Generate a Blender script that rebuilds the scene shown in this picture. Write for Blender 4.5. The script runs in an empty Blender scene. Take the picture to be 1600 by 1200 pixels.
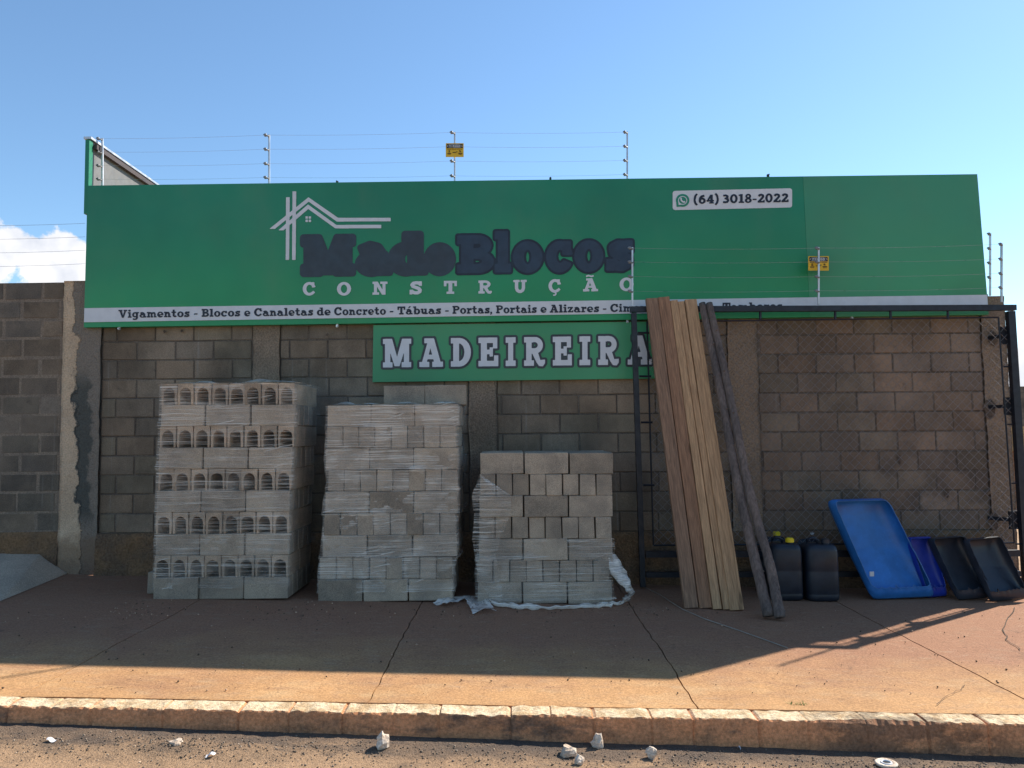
import bpy, math, random
import numpy as np
from mathutils import Vector, Matrix, noise as mnoise

random.seed(7)
R = math.radians
scene = bpy.context.scene
COL = scene.collection

# ------------------------------------------------------------------ camera, sky, sun, exposure
FPX = 1202.0                                   # focal length in pixels of a 1600 px wide frame
EYE = Vector((0, 0, 1.52))
PITCH, ROLL = R(3.62), R(0.75)
FW = Vector((0, math.cos(PITCH), math.sin(PITCH)))
U0 = Vector((0, -math.sin(PITCH), math.cos(PITCH)))
R0 = Vector((1, 0, 0))
RT = R0 * math.cos(ROLL) - U0 * math.sin(ROLL)
UP = U0 * math.cos(ROLL) + R0 * math.sin(ROLL)
cam_d = bpy.data.cameras.new('camera')
cam = bpy.data.objects.new('camera', cam_d)
COL.objects.link(cam)
cam_d.sensor_width = 36
cam_d.lens = FPX / 1600 * 36
cam_d.clip_start, cam_d.clip_end = 0.05, 5000
mw = Matrix.Identity(4)
for i in range(3):
    mw[i][0], mw[i][1], mw[i][2], mw[i][3] = RT[i], UP[i], -FW[i], EYE[i]
cam.matrix_world = mw
scene.camera = cam

SUN_AZ = math.atan2(1.30, 1.0)                 # from +Y towards +X
SUN_EL = R(40.2)
SKY_STRENGTH, SUN_STRENGTH, EXPOSURE = 0.090, 4.0, 1.08
world = bpy.data.worlds.new('World')
scene.world = world
world.use_nodes = True
wt = world.node_tree
wt.nodes.clear()
sky = wt.nodes.new('ShaderNodeTexSky')
sky.sky_type = 'NISHITA'
sky.sun_disc = False
sky.sun_elevation = SUN_EL
sky.sun_rotation = SUN_AZ
sky.air_density, sky.dust_density, sky.ozone_density = 1.0, 0.12, 2.6
bg = wt.nodes.new('ShaderNodeBackground')
bg.inputs['Strength'].default_value = SKY_STRENGTH
wo = wt.nodes.new('ShaderNodeOutputWorld')
wt.links.new(bg.outputs[0], wo.inputs[0])
sun_d = bpy.data.lights.new('sun', 'SUN')
sun_d.energy, sun_d.angle, sun_d.color = SUN_STRENGTH, R(0.55), (1.0, 0.93, 0.82)
sun = bpy.data.objects.new('sun', sun_d)
COL.objects.link(sun)
to_sun = Vector((math.sin(SUN_AZ) * math.cos(SUN_EL), math.cos(SUN_AZ) * math.cos(SUN_EL), math.sin(SUN_EL)))
sun.rotation_euler = to_sun.to_track_quat('Z', 'Y').to_euler()
sun.location = to_sun * 30
scene.view_settings.view_transform = 'Standard'
scene.view_settings.look = 'None'
scene.view_settings.exposure = EXPOSURE
scene.view_settings.gamma = 1
scene.cycles.transparent_max_bounces = 24
scene.cycles.max_bounces = 8

# ------------------------------------------------------------------ survey helpers
SLOPE = 0.030                                   # the street falls towards +X
def ray(px, py):
    return FW + RT * ((px - 800) / FPX) - UP * ((py - 600) / FPX)
def P(px, py, Y):
    d = ray(px, py)
    return EYE + d * (Y / d.y)
def gz(x):
    return -SLOPE * max(-14, min(14, x))
def G(px, py, dz=0.0):
    d = ray(px, py)
    t = (dz - EYE.z) / (d.z + SLOPE * d.x)
    return EYE + d * t
WY = 8.0                                        # front face of the walls
SY = 7.91                                       # front face of the big signboard

# clouds low over the left wall and beyond the gate, in the sky shader
def add_clouds():
    N, L = wt.nodes, wt.links
    tc = N.new('ShaderNodeTexCoord')
    nz = N.new('ShaderNodeTexNoise'); nz.inputs['Scale'].default_value = 34; nz.inputs['Detail'].default_value = 9
    nz.inputs['Roughness'].default_value = .62
    L.new(tc.outputs['Generated'], nz.inputs['Vector'])
    acc = None
    blobs = [(97, 394, 29), (118, 424, 30), (72, 424, 30), (16, 384, 24), (45, 392, 20), (88, 452, 42), (132, 446, 30),
             (-30, 390, 40), (-90, 420, 60), (1604, 585, 34), (1660, 560, 50), (1575, 600, 26)]
    for (x, y, r) in blobs:
        d = ray(x, y).normalized()
        vd = N.new('ShaderNodeVectorMath'); vd.operation = 'DISTANCE'
        L.new(tc.outputs['Generated'], vd.inputs[0]); vd.inputs[1].default_value = d
        m = N.new('ShaderNodeMath'); m.operation = 'MULTIPLY_ADD'
        L.new(vd.outputs['Value'], m.inputs[0]); m.inputs[1].default_value = -FPX / r; m.inputs[2].default_value = 1
        if acc is None:
            acc = m
        else:
            mx = N.new('ShaderNodeMath'); mx.operation = 'SMOOTH_MAX'; mx.inputs[2].default_value = .15
            L.new(acc.outputs[0], mx.inputs[0]); L.new(m.outputs[0], mx.inputs[1]); acc = mx
    a2 = N.new('ShaderNodeMath'); a2.operation = 'MULTIPLY_ADD'
    L.new(nz.outputs['Fac'], a2.inputs[0]); a2.inputs[1].default_value = 1.9
    a3 = N.new('ShaderNodeMath'); a3.operation = 'ADD'; a3.inputs[1].default_value = -.95
    L.new(acc.outputs[0], a2.inputs[2]); L.new(a2.outputs[0], a3.inputs[0])
    rp = N.new('ShaderNodeMapRange'); rp.inputs['From Min'].default_value = -.12; rp.inputs['From Max'].default_value = .10
    L.new(a3.outputs[0], rp.inputs['Value'])
    nz2 = N.new('ShaderNodeTexNoise'); nz2.inputs['Scale'].default_value = 22; nz2.inputs['Detail'].default_value = 5
    L.new(tc.outputs['Generated'], nz2.inputs['Vector'])
    cr = N.new('ShaderNodeValToRGB')
    k = 1 / (SKY_STRENGTH * 2 ** EXPOSURE)
    cr.color_ramp.elements[0].position = .35; cr.color_ramp.elements[0].color = (.78 * k, .82 * k, .92 * k, 1)
    cr.color_ramp.elements[1].position = .58; cr.color_ramp.elements[1].color = (1.1 * k, 1.1 * k, 1.12 * k, 1)
    L.new(nz2.outputs['Fac'], cr.inputs[0])
    hue = N.new('ShaderNodeMixRGB'); hue.blend_type = 'MULTIPLY'; hue.inputs[0].default_value = 1; hue.inputs[2].default_value = (.88, 1.0, 1.03, 1)
    L.new(sky.outputs[0], hue.inputs[1])
    mix = N.new('ShaderNodeMixRGB')
    L.new(rp.outputs[0], mix.inputs[0]); L.new(hue.outputs[0], mix.inputs[1]); L.new(cr.outputs[0], mix.inputs[2])
    L.new(mix.outputs[0], bg.inputs['Color'])
add_clouds()

# ------------------------------------------------------------------ materials
class NT:
    def __init__(s, name):
        s.m = bpy.data.materials.new(name); s.m.use_nodes = True
        s.t = s.m.node_tree; s.t.nodes.clear()
        s.out = s.n('ShaderNodeOutputMaterial')
        s.pos = s.n('ShaderNodeNewGeometry').outputs['Position']
    def n(s, k, **kw):
        nd = s.t.nodes.new(k)
        for a, v in kw.items(): setattr(nd, a, v)
        return nd
    def l(s, a, b): s.t.links.new(a, b)
    def val(s, x, sock):
        if isinstance(x, (int, float)): sock.default_value = x
        else: s.l(x, sock)
    def math(s, op, a, b=0.0, c=None):
        nd = s.n('ShaderNodeMath', operation=op)
        s.val(a, nd.inputs[0]); s.val(b, nd.inputs[1])
        if c is not None: s.val(c, nd.inputs[2])
        return nd.outputs[0]
    def noise(s, scale, detail=5, rough=.55, stretch=None, dist=0, vec=None):
        v = vec or s.pos
        if stretch:
            mp = s.n('ShaderNodeMapping'); mp.inputs['Scale'].default_value = stretch
            s.l(v, mp.inputs['Vector']); v = mp.outputs[0]
        nd = s.n('ShaderNodeTexNoise')
        nd.inputs['Scale'].default_value = scale; nd.inputs['Detail'].default_value = detail
        nd.inputs['Roughness'].default_value = rough; nd.inputs['Distortion'].default_value = dist
        s.l(v, nd.inputs['Vector'])
        return nd.outputs['Fac']
    def ramp(s, x, a, b, lo=0.0, hi=1.0):
        nd = s.n('ShaderNodeMapRange', interpolation_type='SMOOTHSTEP')
        s.val(x, nd.inputs['Value'])
        for k, v in (('From Min', a), ('From Max', b), ('To Min', lo), ('To Max', hi)): nd.inputs[k].default_value = v
        return nd.outputs[0]
    def col(s, c):
        nd = s.n('ShaderNodeRGB'); nd.outputs[0].default_value = (*c, 1); return nd.outputs[0]
    def mix(s, f, a, b, bt='MIX'):
        nd = s.n('ShaderNodeMixRGB', blend_type=bt)
        s.val(f, nd.inputs[0])
        for x, k in ((a, 1), (b, 2)):
            if isinstance(x, tuple): nd.inputs[k].default_value = (*x, 1)
            else: s.l(x, nd.inputs[k])
        return nd.outputs[0]
    def scale(s, c, f):
        cc = s.n('ShaderNodeCombineColor')
        for k in range(3): s.val(f, cc.inputs[k])
        return s.mix(1.0, c, cc.outputs[0], 'MULTIPLY')
    def attr(s, name):
        nd = s.n('ShaderNodeAttribute'); nd.attribute_name = name; return nd
    def xyz(s):
        nd = s.n('ShaderNodeSeparateXYZ'); s.l(s.pos, nd.inputs[0]); return nd.outputs
    def bump(s, h, strength=.4, dist=.01):
        nd = s.n('ShaderNodeBump'); nd.inputs['Strength'].default_value = strength; nd.inputs['Distance'].default_value = dist
        s.l(h, nd.inputs['Height']); return nd.outputs[0]
    def bsdf(s, c, rough=.8, spec=.3, normal=None, metallic=0, **kw):
        b = s.n('ShaderNodeBsdfPrincipled')
        if isinstance(c, tuple): b.inputs['Base Color'].default_value = (*c, 1)
        else: s.l(c, b.inputs['Base Color'])
        s.val(rough, b.inputs['Roughness']); b.inputs['Specular IOR Level'].default_value = spec
        b.inputs['Metallic'].default_value = metallic
        if normal is not None: s.l(normal, b.inputs['Normal'])
        return b.outputs[0]
    def done(s, sh):
        s.l(sh, s.out.inputs['Surface']); return s.m

def rough_mat(name, c1, c2, scale=3, fine=90, rough=.9, bump=.5, bdist=.006, spec=.2, tint=False, rnd=0.0, stretch=None, finevar=.25, speck=0.0):
    t = NT(name)
    n1 = t.noise(scale, 6, .6, stretch)
    c = t.mix(t.ramp(n1, .35, .65), c1, c2)
    nf = t.noise(fine, 3, .6, stretch)
    c = t.scale(c, t.ramp(nf, .3, .7, 1 - finevar, 1 + finevar))
    if speck:
        ns = t.noise(fine * 1.7, 2, .5)
        c = t.mix(t.ramp(ns, .62, .70, 0, speck), c, (.03, .028, .026))
    if tint:
        c = t.mix(1.0, c, t.attr('tint').outputs['Color'], 'MULTIPLY')
    if rnd:
        oi = t.n('ShaderNodeObjectInfo')
        c = t.scale(c, t.ramp(oi.outputs['Random'], 0, 1, 1 - rnd, 1 + rnd))
    h = t.math('ADD', nf, t.math('MULTIPLY', t.noise(fine * .3, 4), .8))
    return t.done(t.bsdf(c, rough, spec, t.bump(h, bump, bdist)))

def plain_mat(name, c, rough=.5, spec=.4, metallic=0, var=.12, scale=12, bump=0.0):
    t = NT(name)
    n1 = t.noise(scale, 4)
    cc = t.scale(t.col(c), t.ramp(n1, .3, .7, 1 - var, 1 + var))
    nb = t.bump(t.noise(scale * 4, 3), bump, .004) if bump else None
    return t.done(t.bsdf(cc, t.ramp(t.noise(scale * .7, 3), .3, .7, max(.05, rough - .1), min(1, rough + .1)), spec, nb, metallic))

def wall_block_mat(name, c1, c2, dirt_z, grime=0.0):
    t = NT(name)
    x, y, z = t.xyz()
    c = t.mix(t.ramp(t.noise(2.2, 6, .6), .35, .68), c1, c2)
    nf = t.noise(120, 3, .65)
    c = t.scale(c, t.ramp(nf, .3, .7, .78, 1.2))
    c = t.mix(1.0, c, t.attr('tint').outputs['Color'], 'MULTIPLY')
    c = t.scale(c, t.ramp(t.noise(1.1, 6, .68, (1, 1, .6), .4), .3, .7, .72, 1.16))
    c = t.mix(t.ramp(t.noise(6.5, 6, .7), .60, .70, 0, .4), c, (.07, .06, .052))
    zz = t.math('ADD', z, t.math('MULTIPLY', t.noise(5, 5), -.55))
    c = t.mix(t.ramp(zz, dirt_z - .35, dirt_z + .12, .55, 0), c, (.30, .17, .085))       # red soil splashed up the foot of the wall
    if grime:
        g = t.math('MULTIPLY', t.ramp(t.noise(3.1, 5, .65), .5, .68), t.ramp(x, 3.0, 3.6))
        g = t.math('MULTIPLY', g, t.ramp(z, 1.0, 1.9, grime, grime * .25))
        c = t.mix(g, c, (.05, .045, .042))
    drip = t.ramp(t.noise(1.0, 4, .6, (9, 9, .35)), .60, .72, 0, .35)                      # pale cement runs
    c = t.mix(drip, c, (.36, .34, .31))
    h = t.math('ADD', nf, t.noise(35, 4))
    return t.done(t.bsdf(c, .93, .15, t.bump(h, .55, .006)))

M = {}
M['block_wall'] = wall_block_mat('blockwork', (.265, .198, .148), (.180, .137, .104), .25, .45)
M['old_wall'] = wall_block_mat('old_blockwork', (.20, .160, .125), (.125, .105, .088), .1)
M['mortar'] = rough_mat('dark_mortar', (.095, .076, .062), (.15, .12, .095), 4, 80)
M['old_mortar'] = rough_mat('tan_mortar', (.25, .19, .14), (.18, .14, .11), 4, 80)
M['column'] = rough_mat('cast_column', (.30, .215, .148), (.215, .158, .112), 2.2, 60, bump=.8, bdist=.012, speck=.8)
M['beam'] = rough_mat('foundation_beam', (.22, .125, .065), (.15, .095, .06), 3, 50, bump=1.0, bdist=.02)
M['broken'] = rough_mat('broken_edge', (.10, .075, .06), (.16, .12, .09), 20, 60, bump=1.0, bdist=.02)
M['stone'] = rough_mat('pale_stone', (.66, .56, .46), (.50, .38, .28), 14, 90, bump=.8)
M['stack_block'] = rough_mat('stack_concrete', (.46, .335, .235), (.31, .232, .168), 4, 150, bump=.6, bdist=.004, rnd=.2, speck=.6)
M['grey_block'] = rough_mat('grey_concrete', (.39, .305, .225), (.27, .215, .165), 4, 150, bump=.6, bdist=.004, rnd=.2, speck=.6)
M['white_paint'] = plain_mat('white_print', (.62, .62, .64), .45, .35, var=.04)
M['navy'] = plain_mat('navy_print', (.026, .040, .066), .4, .4, var=.1)
M['navy_dark'] = plain_mat('navy_outline', (.013, .017, .03), .4, .4, var=.1)
M['charcoal'] = plain_mat('charcoal_print', (.034, .044, .056), .4, .4, var=.1)
M['ink'] = plain_mat('ink_print', (.010, .012, .026), .4, .4, var=.1)
M['grey_outline'] = plain_mat('grey_outline', (.035, .04, .048), .4, .4, var=.1)
M['chat_green'] = plain_mat('chat_green', (.02, .22, .13), .4, .4, var=.05)
M['black_steel'] = plain_mat('black_steel', (.016, .018, .026), .45, .45, .2, .25, 20, .1)
M['wire_steel'] = plain_mat('mesh_wire', (.24, .22, .21), .5, .4, .5)
M['fence_wire'] = plain_mat('fence_wire', (.42, .43, .45), .35, .5, .8)
M['alu'] = plain_mat('aluminium', (.55, .55, .56), .4, .5, .7)
M['insulator'] = plain_mat('insulator', (.2, .2, .205), .5, .4)
M['panel_back'] = plain_mat('sheet_metal', (.15, .15, .15), .6, .3, .0, .08)
M['trim_dark'] = plain_mat('dark_trim', (.06, .045, .045), .6, .3)
M['yellow'] = plain_mat('warning_yellow', (.70, .43, .03), .5, .3, var=.08)
M['black'] = plain_mat('sign_black', (.012, .012, .014), .5, .3)
M['can_black'] = plain_mat('can_plastic', (.012, .016, .026), .42, .4, var=.25, scale=8, bump=.08)
M['cap_yellow'] = plain_mat('cap_yellow', (.80, .58, .02), .4, .4)
M['cap_white'] = plain_mat('cap_white', (.55, .56, .58), .5, .4)
M['log'] = rough_mat('log_bark', (.17, .125, .105), (.10, .078, .07), 6, 60, bump=.9, bdist=.01, stretch=(1, 1, .25))
M['lumber'] = rough_mat('far_lumber', (.52, .36, .17), (.4, .27, .13), 3, 30)
M['strap'] = plain_mat('strap', (.30, .24, .19), .8, .2)
M['tuft'] = plain_mat('tuft', (.10, .16, .03), .7, .2)

def sign_green(name, a, b, rough):
    t = NT(name)                                # printed vinyl, teal above and leaf green below
    x, y, z = t.xyz()
    c = t.mix(t.ramp(z, 2.7, 4.0), a, b)
    c = t.scale(c, t.ramp(t.noise(.8, 3), .3, .7, .9, 1.1))
    dust = t.ramp(t.noise(1.4, 5, .6, (1, 1, .4)), .45, .75, 0, .12)
    c = t.mix(dust, c, (.22, .18, .14))
    nb = t.bump(t.noise(1.3, 2), .5, .07)
    return t.done(t.bsdf(c, rough, .4, nb))
M['green'] = sign_green('green_vinyl', (.020, .27, .098), (.014, .205, .108), .42)
M['green_light'] = sign_green('light_green_vinyl', (.052, .285, .125), (.046, .238, .128), .42)

def wood_mat(name, c1, c2):
    t = NT(name)
    oi = t.n('ShaderNodeObjectInfo')
    tc = t.n('ShaderNodeTexCoord').outputs['Object']
    add = t.n('ShaderNodeVectorMath', operation='ADD'); t.l(tc, add.inputs[0])
    cx = t.n('ShaderNodeCombineXYZ'); t.l(t.math('MULTIPLY', oi.outputs['Random'], 37.0), cx.inputs[0]); t.l(cx.outputs[0], add.inputs[1])
    v = add.outputs[0]
    g = t.noise(11, 6, .6, (6, 6, .35), .8, v)
    c = t.mix(t.ramp(g, .35, .65), c1, c2)
    g2 = t.noise(60, 3, .6, (5, 5, .12), 0, v)
    c = t.scale(c, t.ramp(g2, .3, .7, .72, 1.2))
    kn = t.noise(3, 2, .5, (2.5, 2.5, .8), 0, v)
    c = t.mix(t.ramp(kn, .70, .76, 0, .6), c, (.06, .035, .02))
    return t.done(t.bsdf(c, .75, .25, t.bump(t.math('ADD', g, g2), .5, .004)))
M['wood_brown'] = wood_mat('brown_timber', (.31, .175, .105), (.20, .113, .070))
M['wood_mid'] = wood_mat('mid_timber', (.35, .18, .10), (.23, .12, .068))
M['wood_tan'] = wood_mat('tan_timber', (.54, .315, .165), (.38, .215, .112))

def plaster_mat():
    t = NT('column_plaster')
    x, y, z = t.xyz()
    w = t.math('MULTIPLY', t.math('SUBTRACT', t.noise(4.5, 6, .65), .5), .34)
    xs = t.math('ADD', t.math('SUBTRACT', x, w), t.math('MULTIPLY', z, .045))
    c = t.mix(t.ramp(t.noise(3, 6), .35, .65), (.60, .44, .30), (.50, .36, .245))
    raw = t.ramp(xs, -4.44, -4.42)
    c = t.mix(raw, c, (.22, .18, .145))
    damp = t.math('MULTIPLY', t.ramp(xs, -4.47, -4.44), t.ramp(xs, -4.33, -4.29, 1, 0))
    damp = t.math('MULTIPLY', damp, t.math('MULTIPLY', t.ramp(z, .55, .8), t.ramp(z, 2.0, 2.3, 1, 0)))
    c = t.mix(damp, c, (.095, .092, .08))
    nf = t.noise(70, 4)
    c = t.scale(c, t.ramp(nf, .3, .7, .82, 1.18))
    pit = t.math('MULTIPLY', t.ramp(t.noise(26, 3), .62, .68), t.ramp(xs, -4.55, -4.5))
    c = t.mix(t.math('MULTIPLY', pit, .35), c, (.07, .055, .045))
    zz = t.math('ADD', z, t.math('MULTIPLY', t.noise(6, 4), -.3))
    c = t.mix(t.ramp(zz, .25, .45, .6, 0), c, (.20, .12, .07))
    h = t.math('ADD', t.math('ADD', nf, t.math('MULTIPLY', t.noise(14, 5), 1.6)), t.math('MULTIPLY', raw, -1.5))
    return t.done(t.bsdf(c, .93, .15, t.bump(h, .9, .012)))
M['plaster'] = plaster_mat()

def pavement_mat():
    t = NT('pavement_concrete')
    c = t.mix(t.ramp(t.noise(.9, 7, .62), .32, .68), (.51, .285, .126), (.39, .213, .098))
    c = t.mix(t.ramp(t.noise(2.7, 7, .68, (1, 1.6, 1)), .48, .72, 0, .55), c, (.52, .35, .19))
    c = t.mix(t.ramp(t.noise(1.7, 6, .66, (1, 2.5, 1), .6), .5, .7, 0, .5), c, (.27, .145, .085))
    x, y, z = t.xyz()
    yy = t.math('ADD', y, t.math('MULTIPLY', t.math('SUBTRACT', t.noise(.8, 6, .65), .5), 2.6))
    c = t.mix(t.ramp(yy, 4.45, 5.9, 0, .9), c, (.29, .142, .085))  # soil towards the wall, with the shade there also darkened into the colour
    c = t.mix(t.ramp(t.noise(4.5, 7, .7, (1, 2, 1)), .52, .70, 0, .4), c, (.34, .225, .14))
    c = t.mix(t.ramp(t.noise(7, 8, .78, (1, 3.2, 1), .4), .56, .70, 0, .6), c, (.42, .29, .19))
    c = t.mix(t.ramp(t.noise(3.3, 7, .75, (1.5, 1, 1), .3), .58, .72, 0, .5), c, (.13, .075, .05))
    nf = t.noise(75, 5, .7)
    c = t.scale(c, t.ramp(nf, .3, .72, .70, 1.26))
    c = t.mix(t.ramp(t.noise(34, 2), .70, .74, 0, .7), c, (.10, .06, .04))
    h = t.math('ADD', nf, t.math('MULTIPLY', t.noise(9, 5), .8))
    return t.done(t.bsdf(c, .9, .2, t.bump(h, .55, .006)))
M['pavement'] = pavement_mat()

def road_mat():
    t = NT('dusty_road')
    x, y, z = t.xyz()
    c = t.mix(t.ramp(t.noise(1.6, 6, .65), .35, .65), (.42, .265, .155), (.31, .20, .12))
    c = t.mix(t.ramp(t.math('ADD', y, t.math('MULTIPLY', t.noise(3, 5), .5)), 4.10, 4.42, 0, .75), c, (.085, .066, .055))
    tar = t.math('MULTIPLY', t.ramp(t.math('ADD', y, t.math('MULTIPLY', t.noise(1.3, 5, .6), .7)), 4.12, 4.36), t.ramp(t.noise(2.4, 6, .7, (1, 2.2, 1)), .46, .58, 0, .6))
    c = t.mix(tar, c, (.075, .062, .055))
    nf = t.noise(130, 4, .75)
    c = t.scale(c, t.ramp(nf, .28, .72, .6, 1.35))
    c = t.mix(t.ramp(t.noise(240, 2), .62, .68, 0, .6), c, (.42, .36, .29))
    h = t.math('ADD', nf, t.math('MULTIPLY', t.noise(40, 5), 1.2))
    return t.done(t.bsdf(c, .95, .15, t.bump(h, .9, .01)))
M['road'] = road_mat()

def kerb_mat():
    t = NT('kerb_concrete')
    geo = t.n('ShaderNodeNewGeometry')
    sx = t.n('ShaderNodeSeparateXYZ'); t.l(geo.outputs['True Normal'], sx.inputs[0])
    top = t.ramp(sx.outputs[2], .70, .93)
    worn = t.mix(t.ramp(t.noise(9, 6, .7), .4, .62), (.72, .57, .38), (.50, .34, .19))
    face = t.mix(t.ramp(t.noise(3.2, 6, .6), .35, .65), (.72, .31, .145), (.50, .235, .118))
    face = t.mix(t.ramp(t.noise(2.2, 6, .7, (1, 1, 2.6)), .52, .66, 0, .8), face, (.10, .08, .065))
    c = t.mix(top, face, worn)
    kx = t.xyz()[0]
    oil = t.math('MULTIPLY', t.math('MULTIPLY', t.ramp(kx, 1.5, 1.75), t.ramp(kx, 2.5, 2.75, 1, 0)), t.ramp(t.noise(5, 6, .7, (1, 2, 2)), .42, .55, 0, .6))
    c = t.mix(oil, c, (.11, .075, .055))
    c = t.mix(t.ramp(t.noise(2.7, 6, .72, (1, 1, 1.6)), .56, .68, 0, .55), c, (.20, .12, .075))
    nf = t.noise(60, 5, .7)
    c = t.scale(c, t.ramp(nf, .3, .7, .72, 1.25))
    h = t.math('ADD', nf, t.math('MULTIPLY', t.noise(18, 5), 1.2))
    return t.done(t.bsdf(c, .92, .15, t.bump(h, .9, .012)))
M['kerb'] = kerb_mat()
M['soil'] = rough_mat('joint_soil', (.06, .042, .03), (.09, .06, .04), 8, 60)
M['yard'] = rough_mat('yard_soil', (.40, .26, .15), (.33, .20, .11), 1, 30)
M['ramp'] = rough_mat('ramp_cement', (.52, .40, .29), (.42, .33, .245), 2, 90, bump=.3)
M['terrain'] = rough_mat('far_ground', (.25, .17, .10), (.16, .15, .08), .05, 2)
M['grit'] = rough_mat('asphalt_grit', (.25, .195, .15), (.14, .115, .095), 40, 200, tint=True)

def tub_mat(name, c, rough=.38, scuff=.35):
    t = NT(name)
    n1 = t.noise(5, 6, .6)
    cc = t.scale(t.col(c), t.ramp(n1, .3, .7, .8, 1.2))
    sc = t.ramp(t.noise(38, 5, .7, (1, 1, .4)), .58, .75, 0, scuff)
    cc = t.mix(sc, cc, tuple(min(1, v * 1.5 + .05) for v in c))
    return t.done(t.bsdf(cc, t.ramp(n1, .3, .7, rough - .08, rough + .15), .45, t.bump(t.noise(14, 3), .12, .006)))
M['tub_blue'] = tub_mat('blue_plastic', (.024, .145, .41))
M['tub_dark_blue'] = tub_mat('dark_blue_plastic', (.012, .035, .30))
M['tub_black'] = tub_mat('black_plastic', (.022, .027, .038), .36, .25)
M['rim_blue'] = plain_mat('pale_blue_edge', (.11, .23, .45), .6, .3)
M['rim_dark_blue'] = plain_mat('blue_edge', (.06, .11, .42), .6, .3)
M['rim_black'] = plain_mat('black_edge', (.05, .058, .075), .6, .3)

def film_mat(name, lo, hi, base=.05, seed=0.0, milky=.06):
    """clear stretch film: see-through with stretched horizontal streaks and milky patches; tilted folds paled as sky sheen"""
    t = NT(name)
    geo = t.n('ShaderNodeSeparateXYZ'); t.l(t.pos, geo.inputs[0])
    low = t.noise(2.2, 3, .5)
    z2 = t.math('ADD', geo.outputs[2], t.math('MULTIPLY', low, .035))
    cx = t.n('ShaderNodeCombineXYZ')
    t.l(t.math('ADD', t.math('MULTIPLY', geo.outputs[0], .8), seed), cx.inputs[0]); t.l(t.math('MULTIPLY', geo.outputs[1], 1.6), cx.inputs[1])
    t.l(t.math('MULTIPLY', z2, 105.0), cx.inputs[2])
    st = t.noise(1.6, 4, .6, None, .25, cx.outputs[0])
    z3 = t.math('ADD', geo.outputs[2], t.math('MULTIPLY', geo.outputs[0], -.22))
    cy = t.n('ShaderNodeCombineXYZ')
    t.l(t.math('MULTIPLY', geo.outputs[0], 1.3), cy.inputs[0]); t.l(t.math('MULTIPLY', geo.outputs[1], 1.3), cy.inputs[1])
    t.l(t.math('MULTIPLY', t.math('ADD', z3, t.math('MULTIPLY', low, .12)), 48.0), cy.inputs[2])
    st2 = t.noise(1.3, 4, .6, None, .3, cy.outputs[0])
    patch = t.ramp(t.noise(3.0, 6, .62, (1, 1, 1.5), .3), .44, .60)
    f = t.math('MULTIPLY', t.ramp(st, lo, hi, 0, .55), t.math('ADD', t.math('MULTIPLY', patch, .4), .6))
    f2 = t.math('MULTIPLY', t.ramp(st2, lo + .06, hi + .04, 0, .6), t.ramp(t.noise(2.0, 3), .5, .62))
    f = t.math('MAXIMUM', f, f2)
    milk = t.math('MULTIPLY', patch, milky)
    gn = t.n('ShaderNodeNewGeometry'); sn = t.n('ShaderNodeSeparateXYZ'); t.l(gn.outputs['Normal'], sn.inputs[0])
    fold_sheen = t.math('MULTIPLY', t.ramp(t.math('ABSOLUTE', sn.outputs[2]), .22, .62, 0, .30), t.ramp(t.noise(5, 4), .38, .55))  # tilted film made more opaque, imitating the sheen of the sky
    side = t.ramp(t.math('ABSOLUTE', sn.outputs[0]), .5, .9, 1, .35)                     # film cleared on end faces, so the ends' shade is deepened through its opacity
    f = t.math('ADD', t.math('MULTIPLY', t.math('ADD', t.math('ADD', f, milk), fold_sheen), side), base)
    tr = t.n('ShaderNodeBsdfTransparent')
    sh = t.bsdf((.92, .82, .71), .42, .3, t.bump(t.math('ADD', st, t.noise(25, 4)), .5, .006))
    mx = t.n('ShaderNodeMixShader')
    t.l(t.math('MINIMUM', f, .85), mx.inputs[0]); t.l(tr.outputs[0], mx.inputs[1]); t.l(sh, mx.inputs[2])
    return t.done(mx.outputs[0])
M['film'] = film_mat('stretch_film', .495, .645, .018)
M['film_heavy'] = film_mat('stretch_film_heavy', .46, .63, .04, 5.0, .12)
M['scrap'] = film_mat('plastic_scrap', .38, .65, .12, 9.0)

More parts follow.
